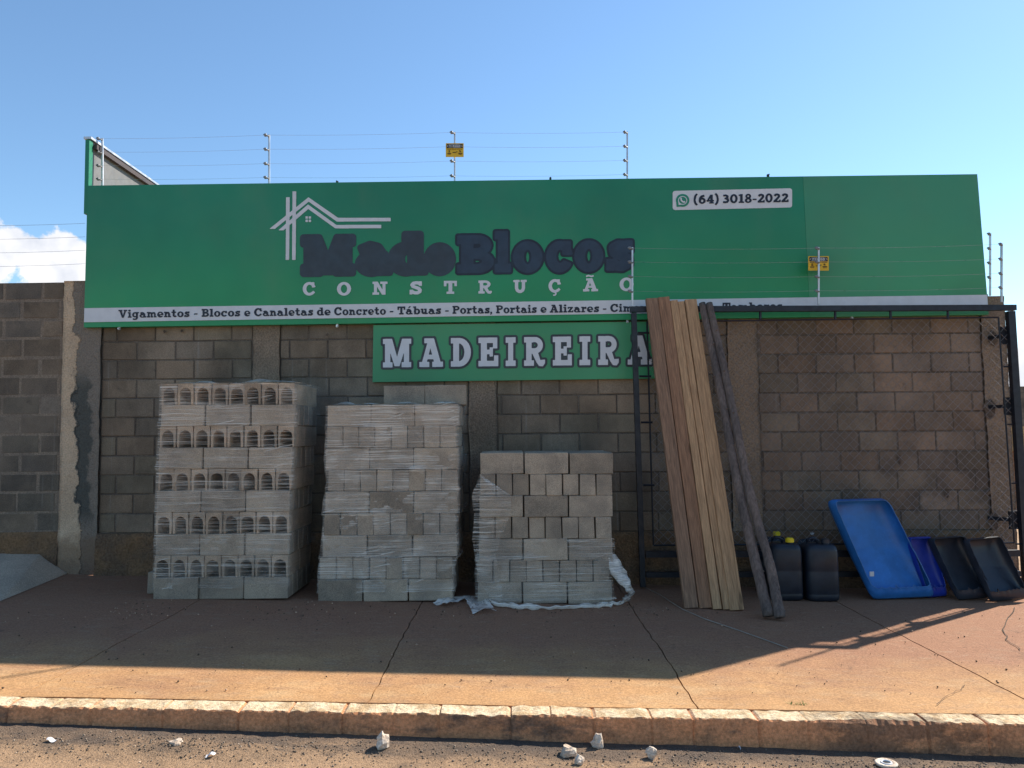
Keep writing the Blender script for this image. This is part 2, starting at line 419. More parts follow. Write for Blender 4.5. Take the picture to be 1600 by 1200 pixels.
# ------------------------------------------------------------------ mesh building
class MB:
    def __init__(s):
        s.v, s.f, s.mi, s.cols = [], [], [], []
        s.cur, s.tint = 0, None
    def vert(s, p):
        s.v.append(tuple(p)); s.cols.append(s.tint or (1, 1, 1)); return len(s.v) - 1
    def face(s, idx):
        s.f.append(tuple(idx)); s.mi.append(s.cur)
    def poly(s, pts):
        s.face([s.vert(p) for p in pts])
    def hexa(s, q):                              # q: 8 corners, bottom ring then top ring
        b = [s.vert(p) for p in q]
        for fc in ((3, 2, 1, 0), (4, 5, 6, 7), (0, 1, 5, 4), (1, 2, 6, 5), (2, 3, 7, 6), (3, 0, 4, 7)):
            s.face([b[i] for i in fc])
    def box(s, x0, y0, z0, x1, y1, z1):
        s.hexa([(x0, y0, z0), (x1, y0, z0), (x1, y1, z0), (x0, y1, z0), (x0, y0, z1), (x1, y0, z1), (x1, y1, z1), (x0, y1, z1)])
    def bar(s, a, b, w, h, side=None):           # square bar between two points
        a, b = Vector(a), Vector(b)
        ax = (b - a).normalized()
        sd = Vector(side) if side else (Vector((0, 1, 0)) if abs(ax.y) < .9 else Vector((1, 0, 0)))
        u = ax.cross(sd).normalized(); n = u.cross(ax).normalized()
        q = []
        for p in (a, b):
            for (i, j) in ((-1, -1), (1, -1), (1, 1), (-1, 1)):
                q.append(p + u * (i * w / 2) + n * (j * h / 2))
        s.hexa(q)
    def tube(s, pts, rad, n=8, cap=True):
        pts = [Vector(p) for p in pts]
        rings = []
        tot = (pts[-1] - pts[0]).normalized()
        ref = Vector((0, 0, 1)) if abs(tot.z) < .8 else Vector((0, 1, 0))
        for i, p in enumerate(pts):
            t = (pts[min(i + 1, len(pts) - 1)] - pts[max(i - 1, 0)]).normalized()
            rf = ref if abs(t.dot(ref)) < .95 else Vector((1, 0, 0))
            u = t.cross(rf).normalized(); w = u.cross(t)
            r = rad(i / (len(pts) - 1)) if callable(rad) else rad
            rings.append([s.vert(p + (u * math.cos(k * 2 * math.pi / n) + w * math.sin(k * 2 * math.pi / n)) * r) for k in range(n)])
        for a, b in zip(rings, rings[1:]):
            for k in range(n): s.face((a[k], a[(k + 1) % n], b[(k + 1) % n], b[k]))
        if cap:
            s.face(rings[0][::-1]); s.face(rings[-1])
    def loft(s, rings, close=True, cap0=True, cap1=True):
        ids = [[s.vert(p) for p in r] for r in rings]
        n = len(ids[0])
        for a, b in zip(ids, ids[1:]):
            for k in range(n if close else n - 1): s.face((a[k], a[(k + 1) % n], b[(k + 1) % n], b[k]))
        if cap0: s.face(ids[0][::-1])
        if cap1: s.face(ids[-1])
        return ids
    def grid(s, fn, nu, nv):
        ids = [[s.vert(fn(i / nu, j / nv)) for i in range(nu + 1)] for j in range(nv + 1)]
        for j in range(nv):
            for i in range(nu): s.face((ids[j][i], ids[j][i + 1], ids[j + 1][i + 1], ids[j + 1][i]))
        return ids

def build(name, mb, mats, parent=None, smooth=False, origin=None):
    o3 = Vector(origin) if origin is not None else Vector((0, 0, 0))
    me = bpy.data.meshes.new(name)
    me.from_pydata([tuple(Vector(p) - o3) for p in mb.v], [], mb.f)
    for m in (mats if isinstance(mats, (list, tuple)) else [mats]): me.materials.append(m)
    me.polygons.foreach_set('material_index', mb.mi)
    if smooth: me.polygons.foreach_set('use_smooth', [True] * len(me.polygons))
    if any(c != (1, 1, 1) for c in mb.cols):
        at = me.color_attributes.new('tint', 'FLOAT_COLOR', 'POINT')
        at.data.foreach_set('color', [x for c in mb.cols for x in (*c, 1)])
    me.update()
    o = bpy.data.objects.new(name, me); COL.objects.link(o)
    if parent is not None: o.parent = parent           # parts of a thing keep the thing's frame: see at()
    else: o.location = o3
    return o
def tag(o, label=None, cat=None, group=None, kind=None):
    for k, v in (('label', label), ('category', cat), ('group', group), ('kind', kind)):
        if v: o[k] = v
    return o
def thing(name, loc, label, cat, group=None):
    o = bpy.data.objects.new(name, None); COL.objects.link(o)
    o.location = loc; o.empty_display_size = .1
    return tag(o, label, cat, group)
def part(name, mb, mats, root, smooth=False, sub=None):
    """part (or sub-part of sub) of a thing, built in world coordinates"""
    o = build(name, mb, mats, None, smooth, origin=root.location)
    o.location = (0, 0, 0); o.parent = sub or root
    return o
def nz(x, y=0.0, z=0.0): return mnoise.noise(Vector((x, y, z)))

# ------------------------------------------------------------------ terrain, yard, pavement, kerb, road
mb = MB(); mb.grid(lambda u, v: (-1500 + 3000 * u, -1500 + 3000 * v, -1.2), 12, 12)
tag(build('ground', mb, M['terrain']), kind='structure')
KY0, KY1 = 4.245, 4.39                           # kerb front and back
mb = MB()
def yardfn(u, v):
    x = -16 + 60 * u; y = 8.1 + 60 * v
    return (x, y, gz(x) - .03)
mb.grid(yardfn, 40, 10)
tag(build('yard_ground', mb, M['yard']), kind='structure')

JX = [G(128, 1036).x, G(600, 1050).x, G(1058, 1055).x, G(1480, 1030).x]
JX = [-16.0, -8.3, -5.9] + JX + [JX[-1] + 2.0, JX[-1] + 4.1, 16.0]
mb = MB()
for j, (a, b) in enumerate(zip(JX, JX[1:])):
    n = max(4, int((b - a) / .2)); ny = 140
    def fn(u, v, a=a, b=b, j=j):
        y = KY1 + .012 + (8.35 - KY1) * v + (.01 * nz((a + (b - a) * u) * 5, 3.3) if v < .01 else 0)
        e0 = .0035 + .004 * abs(nz(y * 6, j * 9.1)) + .022 * nz(y * .9, j * 5.3) + .010 * nz(y * 7, j * 5.3)
        e1 = .0035 + .004 * abs(nz(y * 6 + 4, j * 9.1 + 9)) - .022 * nz(y * .9, (j + 1) * 5.3) - .010 * nz(y * 7, (j + 1) * 5.3)
        x = a + e0 + (b - a - e0 - e1) * u
        tilt = .006 * nz(j * 3.7) 
        return (x, y, gz(x) + tilt * (u - .5) + .004 * nz(x * 1.5, y * 1.5))
    ids = mb.grid(fn, n, ny)
    edge = [r[0] for r in ids][::-1] + ids[0][1:] + [r[-1] for r in ids][1:]
    hi = [mb.vert(mb.v[i]) for i in edge]
    low = [mb.vert((mb.v[i][0], mb.v[i][1], mb.v[i][2] - .03)) for i in edge]
    for k in range(len(edge) - 1): mb.face((hi[k], hi[k + 1], low[k + 1], low[k]))
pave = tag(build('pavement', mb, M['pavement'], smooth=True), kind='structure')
mb = MB(); mb.grid(lambda u, v: (-16 + 32 * u, KY0 + .06 + (8.3 - KY0) * v, gz(-16 + 32 * u) - .018), 60, 8)
tag(build('pavement_bed', mb, M['soil']), kind='structure')
# hairline cracks of the slabs
mb = MB()
def crack(pts, w=.008):
    pp = []
    for (a, b) in zip(pts, pts[1:]):
        A, B = G(*a), G(*b)
        for k in range(6):
            q = A.lerp(B, k / 6); pp.append(q + Vector((random.uniform(-.012, .012), random.uniform(-.012, .012), 0)))
    for a, b in zip(pp, pp[1:]):
        d = (b - a); s = Vector((-d.y, d.x, 0)).normalized() * w * random.uniform(.3, .6)
        mb.poly([(p.x, p.y, gz(p.x) + .0085) for p in (a - s, b - s, b + s, a + s)])
crack([(1585, 950), (1568, 985), (1572, 1000), (1600, 1020)])
crack([(1460, 1102), (1495, 1082), (1510, 1070)], .004)
tag(build('pavement_crack', mb, M['soil']), kind='structure')

def road_z(x):
    x = max(-14, min(14, x)); return -.125 - .045 * x
def kerb_mesh():
    mb = MB()
    X0, X1, dx = -6.0, 6.0, .008
    joints = [G(x, 1098).x for x in (22, 155, 385, 545, 690, 797, 922, 1068, 1163, 1405, 1490)] + [-4.6, -5.5, -6.4, 4.7, 5.6, 6.5]
    minor = [G(x, 1098).x for x in (92, 268, 462, 622, 858, 1006, 1235, 1318, 1552)]
    joints.sort()
    n = int((X1 - X0) / dx)
    prev = None
    for i in range(n + 1):
        x = X0 + i * dx
        dj = min(abs(x - j) for j in joints)
        jw = .011 + .006 * nz(x * 40, 7); g = max(0, 1 - dj / jw) * .012
        dm = min(abs(x - j + .008 * nz(x * 3, 5)) for j in minor); g = max(g, max(0, 1 - dm / .007) * .007)          # joint groove
        zt = gz(x) + .004 + .006 * nz(x * 3) + .004 * nz(x * 17)
        zb = road_z(x) - .05
        e = max(0, nz(x * 2.1, 5) * .35 + nz(x * 9, 2) * .4 + nz(x * 31, 8) * .45)      # chipped arris
        chip = .006 + .032 * e
        if 1.55 < x < 2.35: chip += .022 * (1 - abs((x - 1.95) / .4))
        wob = .008 * nz(x * 1.3, 9) + .005 * nz(x * 11, 4)
        yf = KY0 + wob
        pr = [(x, KY1 + .004, zt - g - .01), (x, KY1 - .012, zt - g + .004 * nz(x * 13, 1)), (x, (KY0 + KY1) / 2, zt - g + .007 * nz(x * 9, 3)),
              (x, yf + chip * 1.2, zt - g * 1.0 - .004 + .006 * nz(x * 19, 6)), (x, yf + chip * .45 + g * .6, zt - chip * .6 - g * .4 - .006),
              (x, yf + g + .006 * nz(x * 6, 2.7), zt - chip * 1.3 - .02), (x, yf - .006 + g + .007 * nz(x * 5, 7.7), (zt + zb) / 2), (x, yf - .012 + g, zb)]
        cur = [mb.vert(p) for p in pr]
        if prev:
            for k in range(len(pr) - 1): mb.face((prev[k], prev[k + 1], cur[k + 1], cur[k]))
        prev = cur
    return mb
tag(build('kerb', kerb_mesh(), M['kerb']), kind='structure')

def heap(x, y):                                  # swept asphalt grit along the gutter
    h = .040 * max(0, nz(x * 1.3, y * 2.4) + .15) + .012 * max(0, nz(x * 5, y * 7))
    return h * math.exp(-((y - 3.98 - .04 * nz(x * .8)) / .13) ** 2) * 1.7
def roadp(x, y):
    return road_z(x) + heap(x, y) + .006 * nz(x * 2, y * 2) + .0035 * nz(x * 9, y * 9) + .003 * nz(x * 25, y * 25)
mb = MB(); mb.grid(lambda u, v: (-5 + 10 * u, 3.1 + 1.22 * v, roadp(-5 + 10 * u, 3.1 + 1.22 * v)), 420, 60)
tag(build('road', mb, M['road'], smooth=True), kind='structure')
mb = MB()
for (xa, xb, ya, yb) in ((-16, 16, -14, 3.1), (-16, -5, 3.1, 4.32), (5, 16, 3.1, 4.32)):
    mb.grid(lambda u, v: (xa + (xb - xa) * u, ya + (yb - ya) * v, road_z(xa + (xb - xa) * u)), 24, 8)
tag(build('road_far_side', mb, M['road']), kind='structure')

def pebble(mb, c, r, sq=.7, seed=0):
    n1, n2 = 5, 3
    tp = []
    rot = random.uniform(0, 6.28)
    for j in range(n2):
        ph = math.pi * (j + .5) / n2
        tp.append([mb.vert((c[0] + r * math.sin(ph) * math.cos(rot + k * 2 * math.pi / n1) * random.uniform(.75, 1.2),
                            c[1] + r * math.sin(ph) * math.sin(rot + k * 2 * math.pi / n1) * random.uniform(.75, 1.2),
                            c[2] + r * sq * math.cos(ph) * random.uniform(.8, 1.1))) for k in range(n1)])
    for a, b in zip(tp, tp[1:]):
        for k in range(n1): mb.face((a[k], a[(k + 1) % n1], b[(k + 1) % n1], b[k]))
    mb.face(tp[0][::-1]); mb.face(tp[-1])
mb = MB()
for k in range(9000):
    x = random.uniform(-3.4, 3.4); y = random.gauss(4.0, .11)
    if not 3.2 < y < KY0 - .01: continue
    dens = .35 + 1.2 * max(0, nz(x * 1.3, y * 2.4) + .1)
    if random.random() > dens: continue
    r = random.choice((.002, .0025, .003, .003, .004, .006)) * random.uniform(.8, 1.2)
    g = random.choice((.45, .55, .7, .9, 1.3)); mb.tint = (g * 1.02, g, g * .96)
    pebble(mb, (x, y, roadp(x, y) + r * .35), r)
for k in range(1500):
    x = random.uniform(-3.4, 3.4); y = random.uniform(3.2, 4.1)
    r = random.choice((.0015, .002, .0025, .005)) * random.uniform(.7, 1.2)
    g = random.choice((1.1, 1.5, 2.0, 2.8)); mb.tint = (g * 1.05, g, g * .9)
    pebble(mb, (x, y, roadp(x, y) + r * .3), r)
tag(build('gravel', mb, M['grit'], smooth=True), kind='stuff')
mb = MB()
for k in range(900):
    p = G(random.uniform(0, 1600), random.uniform(950, 1085))
    if random.random() < .5: p = G(random.choice((random.gauss(480, 60), random.gauss(740, 70), random.gauss(1000, 70), random.gauss(230, 30))), random.gauss(955, 9))
    if p.y < KY1 + .05: continue
    r = random.choice((.002, .0025, .003, .004, .007)) * random.uniform(.7, 1.2)
    g = random.choice((.5, .5, .8, 2.6)); mb.tint = (g * 1.1, g * .9, g * .75)
    pebble(mb, (p.x, p.y, gz(p.x) + .005 + r * .3), r)
tag(build('crumbs', mb, M['grit'], smooth=True), kind='stuff')

# cement ramp up to the neighbour's gate, running out of the frame on the left
A = G(117, 893); A.y = min(A.y, WY - .02)
mb = MB()
Bk = P(62, 866, WY - .02); C = G(0, 940)
far = Bk + Vector((-3.2, 0, .10)); Cf = Vector((C.x - 2.4, C.y - .9, gz(C.x - 2.4)))
mb.grid(lambda u, v: Vector(A).lerp(Bk.lerp(far, min(1, v * 1)), u * 1.0) if False else
        (lambda near, top: near.lerp(top, u) + Vector((0, 0, .012 * math.sin(u * 3.1416))))(
            Vector(A).lerp(C.lerp(Cf, max(0, v * 2 - 1)), min(1, v * 2)), Vector(A).lerp(Bk.lerp(far, max(0, v * 2 - 1)), min(1, v * 2))), 10, 24)
for i, p in enumerate(mb.v):
    mb.v[i] = (p[0], p[1], p[2] + .004)
tag(build('ramp', mb, M['ramp'], smooth=True), kind='structure')

# ------------------------------------------------------------------ the walls
zl0, zl2 = P(168, 833, WY).z, P(168, 534, WY).z
zr0, zr2 = P(1530, 828, WY).z, P(1530, 520, WY).z
xl_, xr_ = P(168, 680, WY).x, P(1530, 680, WY).x
def course_z(k, x):
    t = (x - xl_) / (xr_ - xl_)
    a, b = zl0 + (zr0 - zl0) * t, zl2 + (zr2 - zl2) * t
    return a + (b - a) * k / 10
def px_x(px, py=680): return P(px, py, WY).x
def block_bay(mb, xa, xb, cz, rows, off, jw=.011, depth=.010, tints=((1, 1, 1),), holes=()):
    L = .40
    for k in range(rows):
        sh = (off + (L / 2 if k % 2 else 0) + random.uniform(-.012, .012)) % L
        x = xa - L + sh
        while x < xb:
            a, b = max(x, xa), min(x + L, xb)
            if b - a > .03 and not any(abs((a + b) / 2 - hx) < .24 and k == hk for hx, hk in holes):
                j = jw / 2 * random.uniform(.6, 1.35)
                ca, cb = a + j, b - j
                base = Vector((0, 0, 0))
                dy = random.uniform(-.003, .003)
                f = random.choice(tints); g = random.uniform(.86, 1.13); mb.tint = (f[0] * g, f[1] * g, f[2] * g)
                def q(xx, s, yy): 
                    z = cz(k, xx) + j if s == 0 else cz(k + 1, xx) - j
                    return (xx + random.uniform(-.003, .003), yy, z + random.uniform(-.003, .003))
                bv = .006
                back = [(ca, WY + depth, cz(k, ca) + j), (cb, WY + depth, cz(k, cb) + j), (cb, WY + depth, cz(k + 1, cb) - j), (ca, WY + depth, cz(k + 1, ca) - j)]
                fr = [q(ca, 0, WY + dy), q(cb, 0, WY + dy), q(cb, 1, WY + dy), q(ca, 1, WY + dy)]
                fr = [(fr[0][0] + bv, fr[0][1], fr[0][2] + bv), (fr[1][0] - bv, fr[1][1], fr[1][2] + bv), (fr[2][0] - bv, fr[2][1], fr[2][2] - bv), (fr[3][0] + bv, fr[3][1], fr[3][2] - bv)]
                bi = [mb.vert(p) for p in back]; fi = [mb.vert(p) for p in fr]
                mb.face(fi)
                for e in range(4): mb.face((bi[e], bi[(e + 1) % 4], fi[(e + 1) % 4], fi[e]))
            x += L
    mb.tint = None
ROWS = 12
wall = thing('block_wall', (0, WY, 0), 'long grey concrete block wall carrying the green signboard', 'wall')
cols_px = [(97, 157), (394, 437), (733, 777), (1141, 1187), (1541, 1579)]
bays = [(157, 394, .16), (437, 733, .30), (777, 1141, .05), (1187, 1541, .22)]
holes = [(px_x(1535, 528), 9), (px_x(1537, 645), 6), (px_x(1540, 645), 5), (px_x(1545, 812), 0)]
for (a, b, off) in bays:
    mb = MB()
    w_ = (1.0, .975, .955) if a > 1000 else (.98, 1.0, .97)
    block_bay(mb, px_x(a), px_x(b), course_z, ROWS, off, tints=[tuple(p_ * q_ for p_, q_ in zip(w_, v_)) for v_ in ((1, 1, 1), (1.06, 1, .95), (.88, .9, .93), (1.0, .96, .93), (.95, .98, .96))])
    part('blockwork', mb, M['block_wall'], wall)
mb = MB()
XA, XB = px_x(130), px_x(1556)
mb.hexa([(XA, WY + .008, zl0 - .1), (XB, WY + .008, zr0 - .1), (XB, WY + .15, zr0 - .1), (XA, WY + .15, zl0 - .1),
         (XA, WY + .008, course_z(ROWS, XA)), (XB, WY + .008, course_z(ROWS, XB)), (XB, WY + .15, course_z(ROWS, XB)), (XA, WY + .15, course_z(ROWS, XA))])
part('wall_core', mb, M['mortar'], wall)
def rough_column(xa, xb, z0, z1, proud, edge, seed, top=None):
    """cast column with ragged poured edges"""
    mb = MB()
    nv, nu = int((z1 - z0) / .035), 10
    def fn(u, v):
        z = z0 + (z1 - z0) * v
        a = xa + edge * (nz(z * 3.1, seed) + .7 * nz(z * 11, seed + 2)); b = xb + edge * (nz(z * 3.1, seed + 7) + .7 * nz(z * 11, seed + 5))
        x = a + (b - a) * u
        y = WY - proud + .006 * nz(x * 9, z * 9, seed) + .003 * nz(x * 30, z * 30, seed)
        return (x, y, z)
    ids = mb.grid(fn, nu, nv)
    for side in ([r[0] for r in ids], [r[-1] for r in ids][::-1], ids[-1]):
        back = [mb.vert((mb.v[i][0], WY + .16, mb.v[i][2])) for i in side]
        for k in range(len(side) - 1): mb.face((side[k + 1], side[k], back[k], back[k + 1]))
    return mb
for i, (a, b) in enumerate(cols_px):
    xa, xb = px_x(a), px_x(b)
    z0 = gz(xa) - .02
    top = course_z(ROWS, xa) + (.0 if i < 4 else 0)
    if i == 0: top = P(97, 440, WY).z
    if i == 4: top = P(1556, 463, WY).z
    mbc = rough_column(xa, xb, z0 if i in (0, 4) else course_z(0, xa), top, .030 if i == 0 else .018, .012 if i else .008, i * 13.7)
    part('concrete_column', mbc, M['plaster'] if i == 0 else M['column'], wall, True)
mb = MB()
xa, xb = px_x(157), px_x(1541)
def fb(u, v):
    x = xa + (xb - xa) * u
    zt = course_z(0, x) + .012 * nz(x * 2.3) - .002
    z = gz(x) - .02 + (zt - gz(x) + .02) * v
    return (x, WY - .05 - .03 * (1 - v) + .02 * nz(x * 2.5, z * 3) + .008 * nz(x * 12, z * 12) + (.02 if v > .97 else 0), z)
ids = mb.grid(fb, 260, 10)
bk = [mb.vert((mb.v[i][0], WY + .02, mb.v[i][2])) for i in ids[-1]]
for k in range(260): mb.face((ids[-1][k], ids[-1][k + 1], bk[k + 1], bk[k]))
part('foundation_beam', mb, M['beam'], wall, True)

def patch(px, py, w, h, seed, n=14):
    mb = MB(); c = P(px, py, WY - .024)
    mb.poly([(c.x + w / 2 * math.cos(a * 2 * math.pi / n) * (1 + .5 * nz(a * .9, seed)), c.y + .004 * nz(a, seed), c.z + h / 2 * math.sin(a * 2 * math.pi / n) * (1 + .5 * nz(a * .9, seed + 3))) for a in range(n)])
    part('broken_hole', mb, M['broken'], wall)
for i, (x, y, w, h) in enumerate(((1551, 528, .10, .16), (1547, 640, .13, .20), (1553, 814, .12, .17), (1480, 772, .04, .09), (1405, 717, .02, .14), (1544, 770, .06, .05), (257, 518, .03, .03), (284, 517, .03, .03), (511, 523, .025, .03))):
    patch(x, y, w, h, i * 4.3)

lwall = thing('boundary_wall', (px_x(40), WY, gz(px_x(40))), 'older grey block wall with tan mortar at the far left', 'wall')
zb0, zb1 = P(50, 831, WY).z, P(50, 440, WY).z
def lcz(k, x): return zb0 + (zb1 - zb0) * k / 13
mb = MB(); XL = -7.6
block_bay(mb, XL, px_x(97), lcz, 13, .28, jw=.026, depth=.006, tints=((1, 1, 1), (.92, .89, .86), (.86, .86, .83), (1.1, 1.02, .93)))
part('blockwork', mb, M['old_wall'], lwall)
mb = MB(); mb.box(XL, WY + .003, -.1, px_x(99), WY + .15, zb1 - .012)
part('wall_core', mb, M['old_mortar'], lwall)
mb = MB()
def fb2(u, v):
    x = XL + (px_x(97) - XL) * u; z = gz(x) - .02 + (zb0 - gz(x) + .02) * v
    return (x, WY - .04 + .02 * nz(x * 2.5, z * 3 + 4) + .008 * nz(x * 12, z * 12) + (.03 if v > .97 else 0), z)
mb.grid(fb2, 120, 10)
part('foundation_beam', mb, M['beam'], lwall, True)

# ------------------------------------------------------------------ slab lettering: glyphs as shapes on a unit cap height, filled by marching squares
def half(cx, cy, rx, ry, a0=-90, a1=90, n=14):
    return ('p', [(cx + rx * math.cos(R(a0 + (a1 - a0) * k / n)), cy + ry * math.sin(R(a0 + (a1 - a0) * k / n))) for k in range(n + 1)])
r_ = lambda *a: ('r', *a)
e_ = lambda *a: ('e', *a)
p_ = lambda *a: ('p', list(a))
l_ = lambda w, *a: ('l', w, list(a))
def neg(o): return ('-', o)
GL = {}
GL['I'] = [r_(0, 0, .52, .19), r_(0, .81, .52, 1), r_(.13, 0, .39, 1)]
GL['M'] = [r_(0, 0, .38, .18), r_(.74, 0, 1.12, .18), r_(0, .82, .3, 1), r_(.82, .82, 1.12, 1), r_(.08, 0, .29, 1), r_(.83, 0, 1.04, 1),
           p_((.12, 1), (.36, 1), (.66, .04), (.46, .04)), p_((1.0, 1), (.76, 1), (.46, .04), (.66, .04))]
GL['A'] = [p_((.36, 1), (.63, 1), (.94, .1), (.66, .1)), p_((.09, .1), (.30, .1), (.53, .85), (.40, 1)), r_(.26, .27, .76, .43), r_(.21, .83, .6, 1), r_(0, 0, .43, .18), r_(.56, 0, 1.02, .18)]
GL['D'] = [half(.36, .5, .50, .5), neg(half(.34, .5, .24, .31)), r_(0, 0, .38, .19), r_(0, .81, .38, 1), r_(.1, 0, .35, 1)]
GL['E'] = [r_(.1, 0, .35, 1), r_(0, .81, .78, 1), r_(0, 0, .82, .19), r_(.3, .42, .56, .58), r_(.6, .62, .78, 1), r_(.64, 0, .82, .38), r_(.46, .34, .6, .66)]
_bowl = [r_(.2, .42, .5, 1), half(.5, .71, .38, .29), neg(r_(.3, .61, .5, .82)), neg(half(.5, .715, .14, .105))]
GL['P'] = _bowl + [r_(.1, 0, .35, 1), r_(0, .81, .42, 1), r_(0, 0, .48, .19)]
GL['R'] = _bowl + [p_((.36, .46), (.64, .48), (.76, .2), (.98, .21), (.98, .08), (.88, -.02), (.7, -.01), (.58, .12)), r_(.1, 0, .35, 1), r_(0, .81, .42, 1), r_(0, 0, .46, .19)]
GL['B'] = [r_(.2, .5, .5, 1), half(.5, .74, .32, .26), r_(.2, 0, .52, .54), half(.5, .28, .38, .28), neg(r_(.3, .64, .48, .82)), neg(half(.48, .73, .12, .09)),
           neg(r_(.3, .19, .48, .4)), neg(half(.48, .295, .15, .105)), r_(.1, 0, .36, 1), r_(0, .81, .4, 1), r_(0, 0, .4, .19)]
GL['N'] = [r_(.1, 0, .31, 1), r_(.7, 0, .9, 1), p_((.1, 1), (.36, 1), (.9, 0), (.66, 0)), r_(0, .82, .3, 1), r_(.54, .82, 1.04, 1), r_(0, 0, .46, .18)]
GL['O'] = [e_(.5, .5, .5, .52), neg(e_(.5, .5, .22, .32))]
GL['C'] = [e_(.5, .5, .5, .52), neg(e_(.52, .5, .24, .31)), neg(p_((.52, .33), (1.1, .12), (1.1, .62), (.52, .62))), r_(.70, .60, .9, 1.0), p_((.66, .2), (.8, .36), (.95, .22), (.8, .08))]
GL['G'] = GL['C'] + [r_(.56, .33, 1.0, .5), r_(.68, .05, .92, .5)]
GL['S'] = [l_(.25, (.8, .72), (.68, .86), (.5, .885), (.3, .85), (.21, .73), (.27, .61), (.47, .53), (.66, .45), (.75, .33), (.72, .2), (.58, .12), (.42, .12), (.25, .17), (.15, .3)), r_(.7, .64, .88, 1), r_(.04, 0, .22, .36)]
GL['T'] = [r_(0, .81, .92, 1), r_(.33, 0, .59, 1), r_(.19, 0, .73, .18), r_(0, .58, .18, 1), r_(.74, .58, .92, 1)]
GL['U'] = [l_(.24, (.24, 1), (.24, .36), (.3, .2), (.42, .12), (.56, .12), (.68, .2), (.74, .36), (.74, 1)), r_(0, .83, .46, 1), r_(.54, .83, .98, 1)]
GL['V'] = [p_((.08, 1), (.36, 1), (.62, 0), (.42, 0)), p_((.96, 1), (.74, 1), (.45, 0), (.62, 0)), r_(0, .83, .46, 1), r_(.62, .83, 1.04, 1)]
GL['Ç'] = GL['C'] + [l_(.1, (.5, 0), (.6, -.1), (.52, -.2), (.36, -.2))]
GL['Ã'] = GL['A'] + [l_(.12, (.2, 1.14), (.36, 1.21), (.58, 1.14), (.72, 1.2))]
GL['a'] = [e_(.34, .22, .34, .24), l_(.21, (.10, .52), (.3, .6), (.46, .56), (.56, .42)), r_(.44, 0, .68, .46), neg(e_(.34, .21, .11, .09)), r_(.5, 0, .80, .17)]
GL['á'] = GL['a'] + [p_((.26, .78), (.44, 1.04), (.62, 1.0), (.4, .78))]
GL['b'] = [e_(.43, .35, .37, .37), neg(e_(.42, .35, .13, .2)), r_(.08, 0, .31, 1), r_(-.03, .84, .31, 1)]
GL['c'] = [e_(.38, .35, .38, .37), neg(e_(.40, .36, .15, .19)), neg(p_((.42, .27), (.9, .1), (.9, .42), (.42, .42))), r_(.5, .42, .7, .71)]
GL['d'] = [e_(.37, .35, .37, .37), neg(e_(.39, .35, .13, .2)), r_(.48, 0, .72, 1), r_(.34, .84, .72, 1), r_(.5, 0, .84, .17)]
GL['e'] = [e_(.37, .35, .37, .37), neg(e_(.37, .43, .14, .14)), r_(.12, .27, .73, .40), neg(p_((.36, .17), (.9, .2), (.9, .27), (.36, .27)))]
GL['g'] = [e_(.35, .36, .34, .34), neg(e_(.36, .36, .12, .18)), r_(.46, -.1, .69, .68), l_(.19, (.57, -.06), (.48, -.18), (.3, -.21), (.1, -.17)), r_(.46, .54, .82, .7)]
GL['h'] = [r_(.1, 0, .32, 1), r_(0, .84, .32, 1), l_(.22, (.2, .42), (.36, .57), (.52, .57), (.6, .42), (.6, 0)), r_(0, 0, .42, .16), r_(.48, 0, .82, .16)]
GL['i'] = [r_(.1, 0, .33, .7), r_(0, .54, .33, .7), r_(0, 0, .44, .16), e_(.2, .89, .15, .13)]
GL['l'] = [r_(.1, 0, .36, 1), r_(0, .84, .36, 1), r_(0, 0, .46, .17)]
GL['m'] = [r_(.1, 0, .32, .7), r_(0, .54, .32, .7), l_(.2, (.2, .45), (.36, .58), (.5, .57), (.57, .42), (.57, 0)), l_(.2, (.57, .45), (.74, .58), (.88, .57), (.95, .42), (.95, 0)),
           r_(0, 0, .4, .16), r_(.46, 0, .74, .16), r_(.84, 0, 1.15, .16)]
GL['n'] = [r_(.1, 0, .32, .7), r_(0, .54, .32, .7), l_(.22, (.2, .42), (.36, .57), (.52, .57), (.6, .42), (.6, 0)), r_(0, 0, .42, .16), r_(.48, 0, .82, .16)]
GL['o'] = [e_(.38, .35, .38, .37), neg(e_(.38, .35, .13, .21))]
GL['r'] = [r_(.1, 0, .33, .7), r_(0, .54, .33, .7), l_(.2, (.22, .4), (.36, .55), (.56, .6)), r_(.44, .42, .62, .7), r_(0, 0, .46, .16)]
GL['s'] = [l_(.2, (.58, .5), (.46, .6), (.3, .61), (.18, .55), (.2, .43), (.36, .36), (.52, .28), (.53, .16), (.4, .09), (.26, .1), (.13, .2)), r_(.48, .46, .64, .71), r_(.02, 0, .18, .25)]
GL['t'] = [r_(.14, .12, .38, .95), r_(0, .54, .56, .7), l_(.21, (.26, .22), (.34, .11), (.46, .1), (.58, .15))]
GL['u'] = [l_(.22, (.2, .7), (.2, .22), (.3, .12), (.44, .13), (.58, .28)), r_(.48, 0, .7, .7), r_(0, .54, .28, .7), r_(.38, .54, .7, .7), r_(.48, 0, .84, .16)]
GL['z'] = [r_(0, .54, .62, .7), r_(0, 0, .66, .17), p_((.36, .6), (.62, .6), (.28, .1), (.0, .1)), r_(0, .44, .13, .7), r_(.53, 0, .66, .27)]
GL['-'] = [r_(0, .29, .42, .45)]
GL[','] = [p_((.02, .2), (.26, .2), (.24, .02), (.08, -.2), (.0, -.14), (.08, 0), (.02, 0))]
GL['0'] = [e_(.37, .5, .37, .52), neg(e_(.37, .5, .14, .31))]
GL['1'] = [r_(.14, 0, .4, 1), r_(0, 0, .54, .17), r_(0, .8, .3, .96)]
